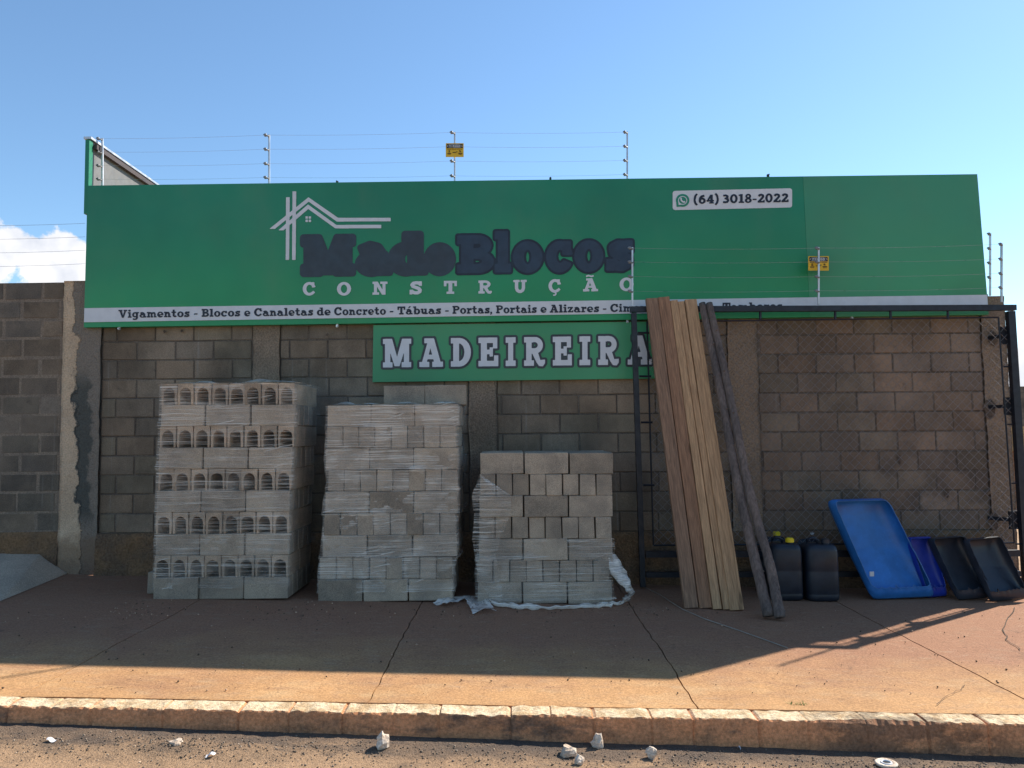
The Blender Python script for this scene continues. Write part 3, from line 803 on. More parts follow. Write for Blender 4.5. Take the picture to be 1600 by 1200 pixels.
GL['2'] = [l_(.23, (.13, .7), (.2, .85), (.36, .89), (.53, .82), (.56, .66), (.46, .5), (.12, .12)), r_(0, 0, .72, .19), r_(.58, 0, .72, .3)]
GL['3'] = [l_(.22, (.08, .86), (.32, .89), (.5, .8), (.5, .64), (.34, .53)), l_(.22, (.34, .53), (.53, .45), (.57, .28), (.46, .14), (.3, .11), (.06, .14)), r_(.2, .45, .4, .61)]
GL['4'] = [r_(.38, 0, .63, 1), r_(0, .22, .74, .4), p_((.38, 1), (.56, 1), (.22, .3), (0, .3)), r_(.28, 0, .74, .14)]
GL['6'] = [e_(.38, .33, .36, .35), neg(e_(.38, .32, .12, .15)), l_(.24, (.14, .36), (.18, .62), (.32, .82), (.6, .9))]
GL['8'] = [e_(.38, .74, .32, .28), e_(.38, .27, .38, .29), neg(e_(.38, .745, .1, .1)), neg(e_(.38, .27, .13, .12))]
GL['('] = [l_(.2, (.34, 1.12), (.18, .88), (.11, .5), (.11, .36), (.18, .06), (.34, -.16))]
GL[')'] = [l_(.2, (.02, 1.12), (.18, .88), (.25, .5), (.25, .36), (.18, .06), (.02, -.16))]

def shape_mask(op, X, Y):
    k = op[0]
    if k == 'r': return (X >= op[1]) & (X <= op[3]) & (Y >= op[2]) & (Y <= op[4])
    if k == 'e': return ((X - op[1]) / op[3]) ** 2 + ((Y - op[2]) / op[4]) ** 2 <= 1
    if k == 'p':
        ins = np.zeros(X.shape, bool); pts = op[1]
        for (xa, ya), (xb, yb) in zip(pts, pts[1:] + pts[:1]):
            if ya == yb: continue
            c = ((ya > Y) != (yb > Y)) & (X < (xb - xa) * (Y - ya) / (yb - ya) + xa)
            ins ^= c
        return ins
    w, pts = op[1], op[2]
    m = np.zeros(X.shape, bool)
    for i, ((xa, ya), (xb, yb)) in enumerate(zip(pts, pts[1:])):
        dx, dy = xb - xa, yb - ya; L2 = dx * dx + dy * dy
        t = ((X - xa) * dx + (Y - ya) * dy) / L2
        lo = 0 if i == 0 else -1; hi = 1 if i == len(pts) - 2 else 2
        tc = np.clip(t, 0, 1)
        d2 = (X - xa - tc * dx) ** 2 + (Y - ya - tc * dy) ** 2
        m |= (d2 <= (w / 2) ** 2) & (t >= lo) & (t <= hi)
    return m
def glyph_mask(ch, X, Y):
    m = np.zeros(X.shape, bool)
    for op in GL[ch]:
        if op[0] == '-': m &= ~shape_mask(op[1], X, Y)
        else: m |= shape_mask(op, X, Y)
    return m
_bb = {}
def gbb(ch):
    if ch not in _bb:
        X, Y = np.meshgrid(np.linspace(-.3, 1.5, 361), np.linspace(-.4, 1.4, 181))
        xs = np.where(glyph_mask(ch, X, Y).any(0))[0]
        _bb[ch] = (-.3 + xs[0] * .005, -.3 + xs[-1] * .005)
    return _bb[ch]
def dilate(m, r):
    out = m.copy(); R_ = int(r) + 1
    H, W = m.shape
    for dy in range(-R_, R_ + 1):
        w2 = r * r - dy * dy
        if w2 < 0: continue
        w = int(math.sqrt(w2))
        row = m.copy()
        cs = np.cumsum(np.pad(m.astype(np.int32), ((0, 0), (w + 1, w))), 1)
        hor = (cs[:, 2 * w + 1:] - cs[:, :W]) > 0 if w > 0 else row
        src = hor[max(0, -dy):H - max(0, dy)]
        out[max(0, dy):H - max(0, -dy)] |= src
    return out
class Raster:
    """a boolean drawing over a rectangle of the sign, in sign units (photo pixels), later turned into faces"""
    def __init__(s, x0, y0, x1, y1, cell, ss=4):
        s.x0, s.y0, s.cell, s.ss = x0, y0, cell, ss
        s.nx, s.ny = int((x1 - x0) / cell) + 2, int((y1 - y0) / cell) + 2
        c = cell / ss
        s.X, s.Y = np.meshgrid(x0 + (np.arange(s.nx * ss) + .5) * c, y0 + (np.arange(s.ny * ss) + .5) * c)
        s.m = np.zeros(s.X.shape, bool)
    def glyph(s, ch, bx0, bx1, base, cap, slope=0.0):
        g0, g1 = gbb(ch); H = base - cap
        xc = (bx0 + bx1) / 2
        pad = H * .5
        i0, i1 = max(0, int((bx0 - 3 - s.x0) / s.cell * s.ss)), int((bx1 + 3 - s.x0) / s.cell * s.ss) + 1
        X, Y = s.X[:, i0:i1], s.Y[:, i0:i1]
        U = g0 + (X - bx0) / (bx1 - bx0) * (g1 - g0)
        V = (base + slope * (X - xc) - Y) / H
        s.m[:, i0:i1] |= glyph_mask(ch, U, V)
    def word(s, text, bx0, bx1, base, cap, slope=0.0, track=.10):
        ws = [gbb(c)[1] - gbb(c)[0] for c in text]
        tot = sum(ws) + track * (len(text) - 1); k = (bx1 - bx0) / tot; x = bx0
        for c, w in zip(text, ws):
            xm = x + w * k / 2
            s.glyph(c, x, x + w * k, base + slope * (xm - bx0), cap + slope * (xm - bx0), slope)
            x += (w + track) * k
    def op(s, o): s.m |= shape_mask(o, s.X, s.Y)
    def cut(s, o): s.m &= ~shape_mask(o, s.X, s.Y)
    def grown(s, r):
        q = Raster.__new__(Raster); q.__dict__.update(s.__dict__); q.m = dilate(s.m, r / s.cell * s.ss); return q
    def minus(s, o):
        q = Raster.__new__(Raster); q.__dict__.update(s.__dict__); q.m = s.m & ~o.m; return q
    def faces(s, mb, mapf):
        ss = s.ss
        F = s.m.reshape(s.ny, ss, s.nx, ss).mean((1, 3)).astype(float)
        F = np.pad(F, 1)
        ny, nx = F.shape
        B = F > .5
        cx = lambda i: s.x0 + (i - .5) * s.cell
        cy = lambda j: s.y0 + (j - .5) * s.cell
        cache = {}
        def V(x, y):
            k = (round(x, 4), round(y, 4))
            if k not in cache: cache[k] = mb.vert(mapf(x, y))
            return cache[k]
        for j in range(ny - 1):
            i = 0
            while i < nx - 1:
                c = (B[j, i], B[j, i + 1], B[j + 1, i + 1], B[j + 1, i])
                n = sum(c)
                if n == 0: i += 1; continue
                if n == 4:
                    k = i
                    while k + 1 < nx - 1 and B[j, k + 2] and B[j + 1, k + 2]: k += 1
                    mb.face((V(cx(i), cy(j)), V(cx(i), cy(j + 1)), V(cx(k + 1), cy(j + 1)), V(cx(k + 1), cy(j))))
                    i = k + 1; continue
                pts = [(i, j), (i + 1, j), (i + 1, j + 1), (i, j + 1)]
                out = []
                for a in range(4):
                    (xa, ya), (xb, yb) = pts[a], pts[(a + 1) % 4]
                    fa, fb_ = F[ya, xa], F[yb, xb]
                    if c[a]: out.append((xa, ya))
                    if c[a] != c[(a + 1) % 4]:
                        t = (.5 - fa) / (fb_ - fa); t = min(.98, max(.02, t))
                        out.append((xa + (xb - xa) * t, ya + (yb - ya) * t))
                if len(out) >= 3: mb.face([V(cx(x), cy(y)) for x, y in out][::-1])
                i += 1

# ------------------------------------------------------------------ the big signboard
TLc, TRc, BRc, BLc = (137, 290), (1527, 272), (1545, 491.5), (131, 511.5)
def on_sign(dy): return lambda x, y: P(x, y, SY - dy)
def lerp2(a, b, t): return (a[0] + (b[0] - a[0]) * t, a[1] + (b[1] - a[1]) * t)
root_sign = thing('signboard', P(840, 511, SY), 'long green shop signboard with house logo across the top of the wall', 'sign')
def slab(mb, quad, dy, depth):
    f = [P(x, y, SY - dy) for x, y in quad]; b = [p + Vector((0, depth, 0)) for p in f]
    mb.hexa([f[3], f[2], b[2], b[3], f[0], f[1], b[1], b[0]])
seam_t = (1255 - 137) / (1527 - 137); seam_b = (1266 - 131) / (1545 - 131)
st, sb = lerp2(TLc, TRc, seam_t), lerp2(BLc, BRc, seam_b)
mb = MB(); slab(mb, [TLc, st, sb, BLc], 0, .09); part('green_panel', mb, M['green'], root_sign)
mb = MB(); slab(mb, [st, TRc, BRc, sb], .003, .09); part('green_panel', mb, M['green_light'], root_sign)
mb = MB()
wl0, wl1, wr0, wr1 = (131.8, 481.5), (131.2, 503.5), (1542.5, 460.5), (1544, 481)
slab(mb, [wl0, wr0, wr1, wl1], .008, .005); part('white_strip', mb, M['white_paint'], root_sign)
for i, (x, y) in enumerate(((527, 287.5), (860, 282), (1200, 277), (187, 511), (527, 507), (980, 500), (1330, 494.5))):   # fixing bolts and clips
    mb = MB(); p = P(x, y, SY + .03); s = 1 if i < 3 else -1
    mb.bar(p - Vector((0, 0, .03 * s)), p + Vector((0, 0, .03 * s)), .022, .022); mb.tube([p + Vector((0, -.035, .02 * s)), p + Vector((0, .02, .02 * s))], .008, 6)
    part('fixing_clip', mb, M['black_steel'] if i < 3 else M['alu'], root_sign)

# tagline on the white strip
def bl(x): return 496.6 + (x - 185) * (484.2 - 496.6) / (1222 - 185)
sl = (484.2 - 496.6) / (1222 - 185)
for w, a, b in (('Vigamentos', 185, 296), ('-', 303, 308.5), ('Blocos', 315, 375), ('e', 381.5, 391), ('Canaletas', 397, 489), ('de', 495, 516.5), ('Concreto', 522, 603),
                ('-', 609, 614.5), ('Tábuas', 621, 689), ('-', 695.5, 701), ('Portas,', 707, 769), ('Portais', 775, 838.5), ('e', 844.5, 854), ('Alizares', 859, 936),
                ('-', 942, 947.5), ('Cimento', 953.5, 1030), ('-', 1037, 1042), ('Telhas', 1049, 1109), ('-', 1116, 1121.5), ('Tambores', 1129, 1222)):
    rs = Raster(a - 2, 470, b + 2, 505, .42, 4); rs.word(w, a, b, bl(a), bl(a) - 12.4, sl, .07)
    mb = MB(); rs.faces(mb, on_sign(.012)); part('lettering', mb, M['ink'], root_sign)

# logo name: four joined charcoal letters, then six navy letters with a darker outline
rs = Raster(462, 350, 720, 440, .7, 4)
for ch, a, b, base, cap in (('M', 474, 551, 427, 371), ('a', 560, 609, 426, 363), ('d', 611, 664, 425.5, 366), ('e', 667, 707, 425, 368)):
    rs.glyph(ch, a, b, base, cap, -.012)
g1 = rs.grown(5.6)
mb = MB(); g1.faces(mb, on_sign(.004)); part('name_lettering', mb, M['charcoal'], root_sign)
rs = Raster(700, 348, 998, 440, .7, 4)
for ch, a, b, base, cap in (('B', 716, 770, 425, 369), ('l', 774.5, 797, 424, 362.5), ('o', 803, 846, 423.5, 361), ('c', 855, 893, 423, 360.5), ('o', 899, 941, 422, 359.5), ('s', 949, 987, 421.5, 359)):
    rs.glyph(ch, a, b, base, cap, -.012)
fillr = rs.grown(1.6)
mb = MB(); rs.grown(5.0).minus(fillr).faces(mb, on_sign(.0045)); part('name_outline', mb, M['navy_dark'], root_sign)
mb = MB(); fillr.faces(mb, on_sign(.0045)); part('name_lettering', mb, M['navy'], root_sign)
for ch, a, b, base in (('C', 473, 493, 461.5), ('O', 526.5, 548.5, 461.5), ('N', 582, 605.5, 460.5), ('S', 640, 659.5, 460), ('T', 693.5, 714, 459.2), ('R', 747.5, 768.5, 458.7),
                       ('U', 802, 823, 457.8), ('Ç', 857, 876.5, 457), ('Ã', 911, 934.5, 455.3), ('O', 968, 990, 454.5)):
    rs = Raster(a - 3, 425, b + 3, 475, .6, 4); rs.glyph(ch, a, b, base, base - 20.5, -.012)
    mb = MB(); rs.faces(mb, on_sign(.005)); part('letter', mb, M['white_paint'], root_sign)
# roof logo
rs = Raster(415, 290, 620, 412, .6, 4)
q = lambda *a: ('p', [(410 + x * .1875, 290 + y * .1875) for x, y in a])
for o in (q((197, 97), (228, 97), (223, 619), (194, 619)), q((251, 47), (282, 47), (277, 619), (247, 619)),
          q((58, 361), (104, 361), (386, 134), (620, 300), (1069, 297), (1069, 268), (630, 268), (384, 97)),
          q((132, 373), (176, 373), (382, 195), (608, 357), (991, 355), (991, 326), (617, 328), (380, 157)),
          q((359, 256), (379, 256), (379, 276), (359, 276)), q((386, 256), (406, 256), (406, 276), (386, 276)),
          q((359, 283), (379, 283), (379, 303), (359, 303)), q((386, 283), (406, 283), (406, 303), (386, 303))):
    rs.op(o)
mb = MB(); rs.faces(mb, on_sign(.005)); part('house_logo', mb, M['white_paint'], root_sign)
# telephone plate
s7 = lambda x, y: (1040 + x / 7.619, 285 + y / 7.619)
rs = Raster(1045, 290, 1245, 332, .6, 4)
def rrect(x0, y0, x1, y1, r, sk):
    pts = []
    for (cx, cy, a0) in ((x1 - r, y1 - r, 0), (x0 + r, y1 - r, 90), (x0 + r, y0 + r, 180), (x1 - r, y0 + r, 270)):
        for k in range(6):
            a = R(a0 + k * 18); pts.append((cx + r * math.cos(a), cy + r * math.sin(a) + sk * (cx - x0)))
    return ('p', pts)
rs.op(rrect(1051, 298.3, 1237.8, 328.3, 4, -.0225))
mb = MB(); rs.faces(mb, on_sign(.004)); plate = part('phone_plate', mb, M['white_paint'], root_sign)
rs = Raster(1080, 296, 1236, 326, .5, 4)
for ch, a, b in (('(', 333, 385), ('6', 394, 478), ('4', 487, 575), (')', 583, 633), ('3', 683, 758), ('0', 767, 858), ('1', 870, 935), ('8', 943, 1025), ('-', 1037, 1084), ('2', 1096, 1180), ('0', 1187, 1275), ('2', 1284, 1370), ('2', 1379, 1465)):
    xa, _ = s7(a, 0); xb, _ = s7(b, 0); base = 318.2 - (xa - 1090) * .0185
    rs.glyph(ch, xa, xb, base, base - 13.8, -.02)
mb = MB(); rs.faces(mb, on_sign(.008)); part('phone_lettering', mb, M['ink'], root_sign, sub=plate)
rs = Raster(1053, 300, 1080, 326, .4, 4)
cx, cy = s7(203, 214); rr = 80 / 7.619
rs.op(e_(cx, cy, rr, rr * .96)); rs.op(p_((cx - rr * .95, cy + rr * .2), (cx - rr * .9, cy + rr * .97), (cx - .1, cy + rr * .9)))
mb = MB(); rs.faces(mb, on_sign(.0075)); part('chat_emblem', mb, M['chat_green'], root_sign, sub=plate)
rs = Raster(1053, 300, 1080, 326, .35, 4)
rs.op(e_(cx, cy, rr * .68, rr * .64)); rs.op(p_((cx - rr * .64, cy + rr * .1), (cx - rr * .6, cy + rr * .68), (cx, cy + rr * .6)))
rs.cut(e_(cx, cy, rr * .56, rr * .53))
rs.op(l_(rr * .22, (cx - rr * .26, cy - rr * .28), (cx - rr * .2, cy - rr * .02), (cx + rr * .02, cy + rr * .2), (cx + rr * .28, cy + rr * .26)))
rs.op(e_(cx - rr * .24, cy - rr * .26, rr * .13, rr * .15)); rs.op(e_(cx + rr * .25, cy + rr * .22, rr * .15, rr * .13))
mb = MB(); rs.faces(mb, on_sign(.011)); part('chat_emblem', mb, M['white_paint'], root_sign, sub=plate)

# ------------------------------------------------------------------ the lower signboard
SY2 = SY + .03
r2 = thing('signboard', P(810, 597, SY2), 'smaller green signboard reading MADEIREIRA below the long one', 'sign')
qd = [(583.5, 508), (1046, 502), (1046, 591), (582, 597)]
mb = MB()
f = [P(x, y, SY2) for x, y in qd]; b = [p + Vector((0, .05, 0)) for p in f]
mb.hexa([f[3], f[2], b[2], b[3], f[0], f[1], b[1], b[0]])
part('green_panel', mb, M['green_light'], r2)
sn2 = lambda dy: (lambda x, y: P(x, y, SY2 - dy))
c3 = lambda x: 580 + x / 3.478
for ch, a, b in (('M', 64, 217), ('A', 262, 390), ('D', 433, 542), ('E', 583, 690), ('I', 731, 785), ('R', 831, 944), ('E', 987, 1090), ('I', 1132, 1190), ('R', 1234, 1345), ('A', 1394, 1524)):
    xa, xb = c3(a), c3(b); xm = (xa + xb) / 2
    base = 574.2 - (xm - 600) * .0115; cap = 529.6 - (xm - 600) * .0133
    rs = Raster(xa - 6, 515, xb + 6, 590, .65, 4); rs.glyph(ch, xa, xb, base, cap, -.012)
    mb = MB(); rs.faces(mb, sn2(.005)); lt = part('letter', mb, M['white_paint'], r2)
    mb = MB(); rs.grown(3.6).minus(rs).faces(mb, sn2(.005)); part('letter_outline', mb, M['grey_outline'], r2, sub=lt)

# ------------------------------------------------------------------ side signboard, seen from its back
ct, cb = P(138, 215, SY + .02), P(138, 290, SY + .02)
xs = ct.x; zt = ct.z; zbm = P(131, 511, SY).z
yb = SY + 1.62
r3 = thing('signboard', (xs, SY + .8, zbm), 'side signboard at the left end, grey sheet back facing the yard', 'sign')
mb = MB(); mb.box(xs - .018, SY + .10, zbm, xs + .004, yb, zt - .02); part('sheet_panel', mb, M['panel_back'], r3)
mb = MB(); mb.box(xs - .04, SY + .095, zbm, xs - .019, yb, zt - .01); part('green_panel', mb, M['green'], r3)
mb = MB(); mb.box(xs - .05, SY + .02, zt - .012, xs + .03, yb, zt + .012); part('top_trim', mb, M['alu'], r3)
mb = MB(); mb.bar((xs + .03, SY + .1, zt - .07), (xs + .03, yb, zt - .07), .05, .04); part('frame_rail', mb, M['trim_dark'], r3)
mb = MB(); mb.bar((xs + .03, yb - .12, zbm), (xs + .03, yb - .12, zt - .1), .05, .05); part('frame_post', mb, M['trim_dark'], r3)
mb = MB(); mb.box(xs - .03, SY + .02, cb.z - .3, xs + .012, SY + .09, zt - .02); part('green_edge', mb, M['green'], r3)

# ------------------------------------------------------------------ electric fence
def fence_post(px, ybot, wires, Y, label, group, knob=-1):
    b = P(px, ybot, Y); t = P(px, wires[0] - 3, Y); t.x = b.x + (t.x - b.x)
    root = thing('fence_post', b, label, 'fence post', group)
    mb = MB(); mb.bar(b, t, .017, .017); part('rod', mb, M['alu'], root)
    for y in wires:
        p = P(px, y, Y); x = b.x + (t.x - b.x) * (p.z - b.z) / (t.z - b.z)
        mb = MB(); mb.tube([(x, Y - .012, p.z), (x + knob * .018, Y - .03, p.z), (x + knob * .05, Y - .03, p.z + .012)], .008, 8)
        mb.tube([(x + knob * .03, Y - .03, p.z - .008), (x + knob * .03, Y - .03, p.z + .02)], .013, 8)
        part('insulator', mb, M['insulator'], root, True)
    return root
UY = 8.08
up = [(160, 300, (219, 240, 261, 282)), (420.5, 300, (213.5, 235.5, 258, 279.5)), (710.5, 300, (209.5, 231.5, 254, 277)), (980, 300, (209, 231, 253, 275))]
lab = ['electric fence post at the left end, against the side signboard', 'electric fence post above the house logo, with no plate on it', 'electric fence post holding a yellow warning plate above the sign', 'last electric fence post above the sign, right of the yellow plate']
for (x, y, w), lb in zip(up, lab): fence_post(x, y, w, UY, lb, 'electric fence posts above the signboard')
def wire(pts, label, group, sag=.012, rad=.0010):
    mb = MB(); pp = []
    for a, b in zip(pts, pts[1:]):
        for k in range(8):
            t = k / 8; p = Vector(a).lerp(Vector(b), t); p.z -= sag * 4 * t * (1 - t); pp.append(p)
    pp.append(Vector(pts[-1]))
    mb.tube(pp, rad, 5)
    o = build('fence_wire', mb, M['fence_wire'], origin=pp[0]); tag(o, label, 'wire', group); return o
lev = ['top', 'second', 'third', 'lowest']
for k in range(4):
    wire([P(x, w[k], UY) + Vector((-.03, -.03, .006)) for x, y, w in up], f'{lev[k]} strand of the electric fence over the green signboard', 'fence wires over the signboard')
GY = 7.73                                       # plane of the gate frame
gp = [(988, 479, (389.5, 411, 433.5, 456.5)), (1279, 476, (389.5, 411, 434, 456)), (1565, 472, (383.5, 406.5, 429, 451))]
lab = ['electric fence post on the top left corner of the gate frame', 'electric fence post with a yellow warning plate on the gate frame', 'electric fence post on the top right corner of the gate frame']
for (x, y, w), lb in zip(gp, lab): fence_post(x, y, w, GY, lb, 'electric fence posts on the gate', -1)
for k in range(4):
    wire([P(x, w[k], GY) + Vector((-.03, -.03, .006)) for x, y, w in gp], f'{lev[k]} strand of the electric fence on the gate frame', 'fence wires on the gate')
fence_post(1547, 462, (367.5, 390, 412.5, 435), 8.06, 'electric fence post on the wall end right of the signboard', 'electric fence posts on the gate')
for k in range(4):
    wire([P(-260, 356 + 21.5 * k, UY) , P(0, 352.5 + 21.3 * k, UY), P(133, 349 + 21 * k, UY)], f'{lev[k]} strand of the electric fence over the far left wall', 'fence wires over the left wall', .004, .0016)
def warning_plate(px, py, w, h, Y, label):
    c = P(px, py, Y)
    root = thing('warning_plate', c, label, 'warning sign', 'yellow fence warning plates')
    f = lambda dy: (lambda x, y: P(px + (x - .5) * w, py + (y - .5) * h, Y - dy))
    def rr(x0, y0, x1, y1, cell=.01, rad=.04):
        r = Raster(-.02, -.02, 1.02, 1.02, cell, 3); r.op(rrect(x0, y0, x1, y1, rad, 0)); return r
    q4 = [f(0)(0, 0), f(0)(1, 0), f(0)(1, 1), f(0)(0, 1)]; bk = [p + Vector((0, .004, 0)) for p in q4]
    mb = MB(); mb.hexa([q4[3], q4[2], bk[2], bk[3], q4[0], q4[1], bk[1], bk[0]]); part('plate', mb, M['yellow'], root)
    mb = MB(); rr(.05, .06, .95, .36).faces(mb, f(.003)); head = part('header', mb, M['black'], root)
    r = Raster(0, 0, 1, .5, .008, 3); r.op(e_(.5, .21, .43, .125)); r.cut(e_(.5, .21, .41, .105)); 
    r.word('PERIGO', .2, .8, .28, .14, 0, .12)
    mb = MB(); r.faces(mb, f(.006)); part('lettering', mb, M['white_paint'], root, sub=head)
    r = Raster(0, .38, 1, 1, .008, 3)
    for (x0, y0, x1, y1) in ((.08, .42, .3, .45), (.33, .42, .6, .45), (.63, .42, .92, .45), (.09, .72, .3, .77), (.1, .8, .28, .82), (.7, .70, .92, .76), (.72, .8, .9, .83), (.38, .65, .58, .7), (.58, .6, .65, .64)):
        r.op(r_(x0, y0, x1, y1))
    r.op(e_(.19, .53, .03, .04)); r.op(p_((.13, .66), (.19, .54), (.25, .66))); r.op(p_((.75, .52), (.83, .52), (.8, .58), (.88, .58), (.78, .67), (.8, .6), (.74, .6)))
    mb = MB(); r.faces(mb, f(.003)); part('small_print', mb, M['black'], root)
warning_plate(710.5, 234.5, 28, 21.5, UY - .025, 'yellow warning plate against the sky above the signboard')
warning_plate(1279, 411.5, 32, 22.5, GY + .035, 'yellow warning plate in front of the green signboard, on the gate fence')

# ------------------------------------------------------------------ gate frame with chain link, in front of the wall
gTL, gTR = P(990, 483.5, GY), P(1578, 481, GY)
gBL, gBR = P(1003, 866, GY), P(1599, 864, GY)
gate = thing('gate_frame', ((gBL.x + gBR.x) / 2, GY, gz(3)), 'black steel gate frame with chain link standing before the right of the wall', 'gate')
mb = MB(); mb.bar(gTL + Vector((-.035, 0, 0)), gTR + Vector((.05, 0, 0)), .056, .06); part('top_rail', mb, M['black_steel'], gate)
lb0 = Vector((gBL.x, GY, gz(gBL.x) + .02)); rb0 = Vector((gBR.x + .02, GY, gz(gBR.x) + .01))
mb = MB(); mb.bar(gTL - Vector((0, 0, .037)), lb0, .052, .055); part('gate_post', mb, M['black_steel'], gate)
mb = MB(); mb.bar(gTR - Vector((0, 0, .037)), rb0, .07, .06); part('gate_post', mb, M['black_steel'], gate)
mb = MB(); mb.bar(gBL + Vector((.035, 0, 0)), gBR - Vector((.045, 0, 0)), .06, .05); part('bottom_rail', mb, M['black_steel'], gate)
mb = MB(); mb.bar(gBL + Vector((.035, 0, -.2)), gBR + Vector((-.045, 0, -.2)), .05, .05); part('bottom_rail', mb, M['black_steel'], gate)
# inner rod frame that stretches the mesh
iTL, iTR, iBL, iBR = P(1011, 503, GY), P(1560, 496, GY), P(1021, 852, GY), P(1585, 848, GY)
mb = MB()
for a, b in ((iTL, iTR), (iTL, iBL), (iTR, iBR), (iBL, iBR)): mb.tube([a, b], .009, 6)
for y in (520, 588, 660, 758): a = P(995 + (y - 480) * .035, y, GY); mb.tube([a, P(1014 + (y - 480) * .03, y, GY)], .012, 6)
for y in (573, 663, 755, 850): mb.tube([P(1563 + (y - 500) * .07, y, GY), P(1580 + (y - 480) * .055, y, GY)], .009, 6)
for x in (1110, 1188, 1305, 1391.5, 1481): mb.tube([P(x, 484, GY), P(x, 499, GY)], .014, 6)
part('mesh_rod', mb, M['black_steel'], gate)
mb = MB()
pitch = .092
wv = iTR.x - iTL.x; x0 = iTL.x; zt_, zb_ = (iTL.z + iTR.z) / 2, (iBL.z + iBR.z) / 2
hh = zt_ - zb_
k = -int(hh / pitch) - 1
def clipd(x_start, sgn):                        # a diagonal wire across the panel
    xa, za, xb, zb2 = x_start, zb_, x_start + hh, zt_
    xr = iTR.x + .08
    if xa < x0: za += x0 - xa; xa = x0
    if xb > xr: zb2 -= xb - xr; xb = xr
    if xb - xa < .02: return None
    if sgn < 0: za, zb2 = zt_ - (za - zb_), zt_ - (zb2 - zb_)
    return (xa, za), (xb, zb2)
while x0 + k * pitch < iTR.x:
    for sgn, dy in ((1, 0), (-1, .004)):
        c = clipd(x0 + k * pitch, sgn)
        if c: mb.tube([(c[0][0], GY + dy, c[0][1]), (c[1][0], GY + dy, c[1][1])], .0021, 4, False)
    k += 1
part('chain_link', mb, M['wire_steel'], gate)
for y in (528.5, 636, 809):                     # anchors let into the wall end
    a = P(1545, y, WY - .01); b = P(1573 + (y - 500) * .045, y, GY + .03)
    mb = MB(); mb.bar(a, Vector((b.x - .02, b.y + .02, a.z)), .035, .035); mb.box(b.x - .055, GY + .035, a.z - .09, b.x + .05, GY + .06, a.z + .09)
    part('wall_anchor', mb, M['black_steel'], gate)

# ------------------------------------------------------------------ pallets of blocks
def block_mesh(seed, L=.39, W=.14, H=.19):
    """one solid-faced block, X is its length, chipped arrises; origin at bottom centre"""
    rnd = random.Random(seed); mb = MB()
    xs_ = [-L / 2, -L / 2 + .006, 0, L / 2 - .006, L / 2]
    b = .005
    def c(x, y, z):
        return (x + rnd.uniform(-.0025, .0025), y + rnd.uniform(-.002, .002), z + rnd.uniform(-.002, .002))
    rings = []
    n = 8
    def ring(x, ins):
        w, h0, h1 = W / 2 - ins, ins, H - ins
        pts = [(-w + b, h0), (w - b, h0), (w, h0 + b), (w, h1 - b), (w - b, h1), (-w + b, h1), (-w, h1 - b), (-w, h0 + b)]
        return [c(x, y, z) for y, z in pts]
    rings = [ring(-L / 2, b), ring(-L / 2 + b, 0), ring(-L / 6, 0), ring(L / 6, 0), ring(L / 2 - b, 0), ring(L / 2, b)]
    mb.loft(rings)
    return mb
def channel_mesh(seed, L=.39, W=.142, H=.19):
    """channel (lintel) block: inverted trough with an arched hollow right through"""
    rnd = random.Random(seed); mb = MB()
    hw, ah = .051 + rnd.uniform(-.003, .003), .105
    arch = [(-hw * (1.06 if k == 0 else 1), 0) for k in range(1)] + [(-hw * math.cos(math.pi * k / 8), ah + .048 * math.sin(math.pi * k / 8)) for k in range(9)] + [(hw * 1.06, 0)]
    outer = [(W / 2 - .003, 0), (W / 2, H * .45), (W / 2 - .002, H - .006), (W / 2 - .008, H), (0, H), (-W / 2 + .008, H), (-W / 2 + .002, H - .006), (-W / 2, H * .45), (-W / 2 + .003, 0)]
    prof = arch + outer
    def ring(x, s=0): return [(x + rnd.uniform(-.002, .002), y + rnd.uniform(-.0015, .0015), z + (rnd.uniform(-.0015, .0015) if z > 0 else 0)) for y, z in prof]
    rings = [ring(-L / 2), ring(0), ring(L / 2)]
    ids = mb.loft(rings, True, False, False)
    na = len(arch)
    for rr_, flip in ((ids[0], True), (ids[-1], False)):
        A_, O_ = rr_[:na], rr_[na:][::-1]       # both run left to right
        i = j = 0
        while i < len(A_) - 1 or j < len(O_) - 1:
            fa = (i + 1) / (len(A_) - 1) if i < len(A_) - 1 else 9; fo = (j + 1) / (len(O_) - 1) if j < len(O_) - 1 else 9
            if fa <= fo: t = (A_[i], A_[i + 1], O_[j]); i += 1
            else: t = (A_[i], O_[j + 1], O_[j]); j += 1
            mb.face(t[::-1] if flip else t)
    return mb
def proto(mbf, name, mat, seeds):
    out = []
    for s in seeds:
        mb = mbf(s); me = bpy.data.meshes.new(name)
        me.from_pydata(mb.v, [], mb.f); me.materials.append(mat); me.update(); out.append(me)
    return out
CHAN = proto(channel_mesh, 'channel_block', M['stack_block'], range(5))
BLK = proto(block_mesh, 'concrete_block', M['stack_block'], range(10, 15))
BLKG = proto(block_mesh, 'concrete_block', M['grey_block'], range(20, 25))
ORD = ['first', 'second', 'third', 'fourth', 'fifth', 'sixth', 'seventh', 'eighth', 'ninth', 'tenth']
masters = {}
def put_block(kind, meshes, loc, rz, label, group):
    key = (kind, random.randrange(len(meshes)))
    if key not in masters:
        o = bpy.data.objects.new(kind, meshes[key[1]]); masters[key] = o
    else:
        o = masters[key].copy()
    COL.objects.link(o)
    o.location = loc
    o.rotation_euler = (random.uniform(-.006, .006), random.uniform(-.006, .006), rz + random.uniform(-.012, .012) + (math.pi if random.random() < .5 else 0))
    tag(o, label, 'concrete block', group)
    return o
BH, BL_, BW, GAP = .1915, .39, .14, .008
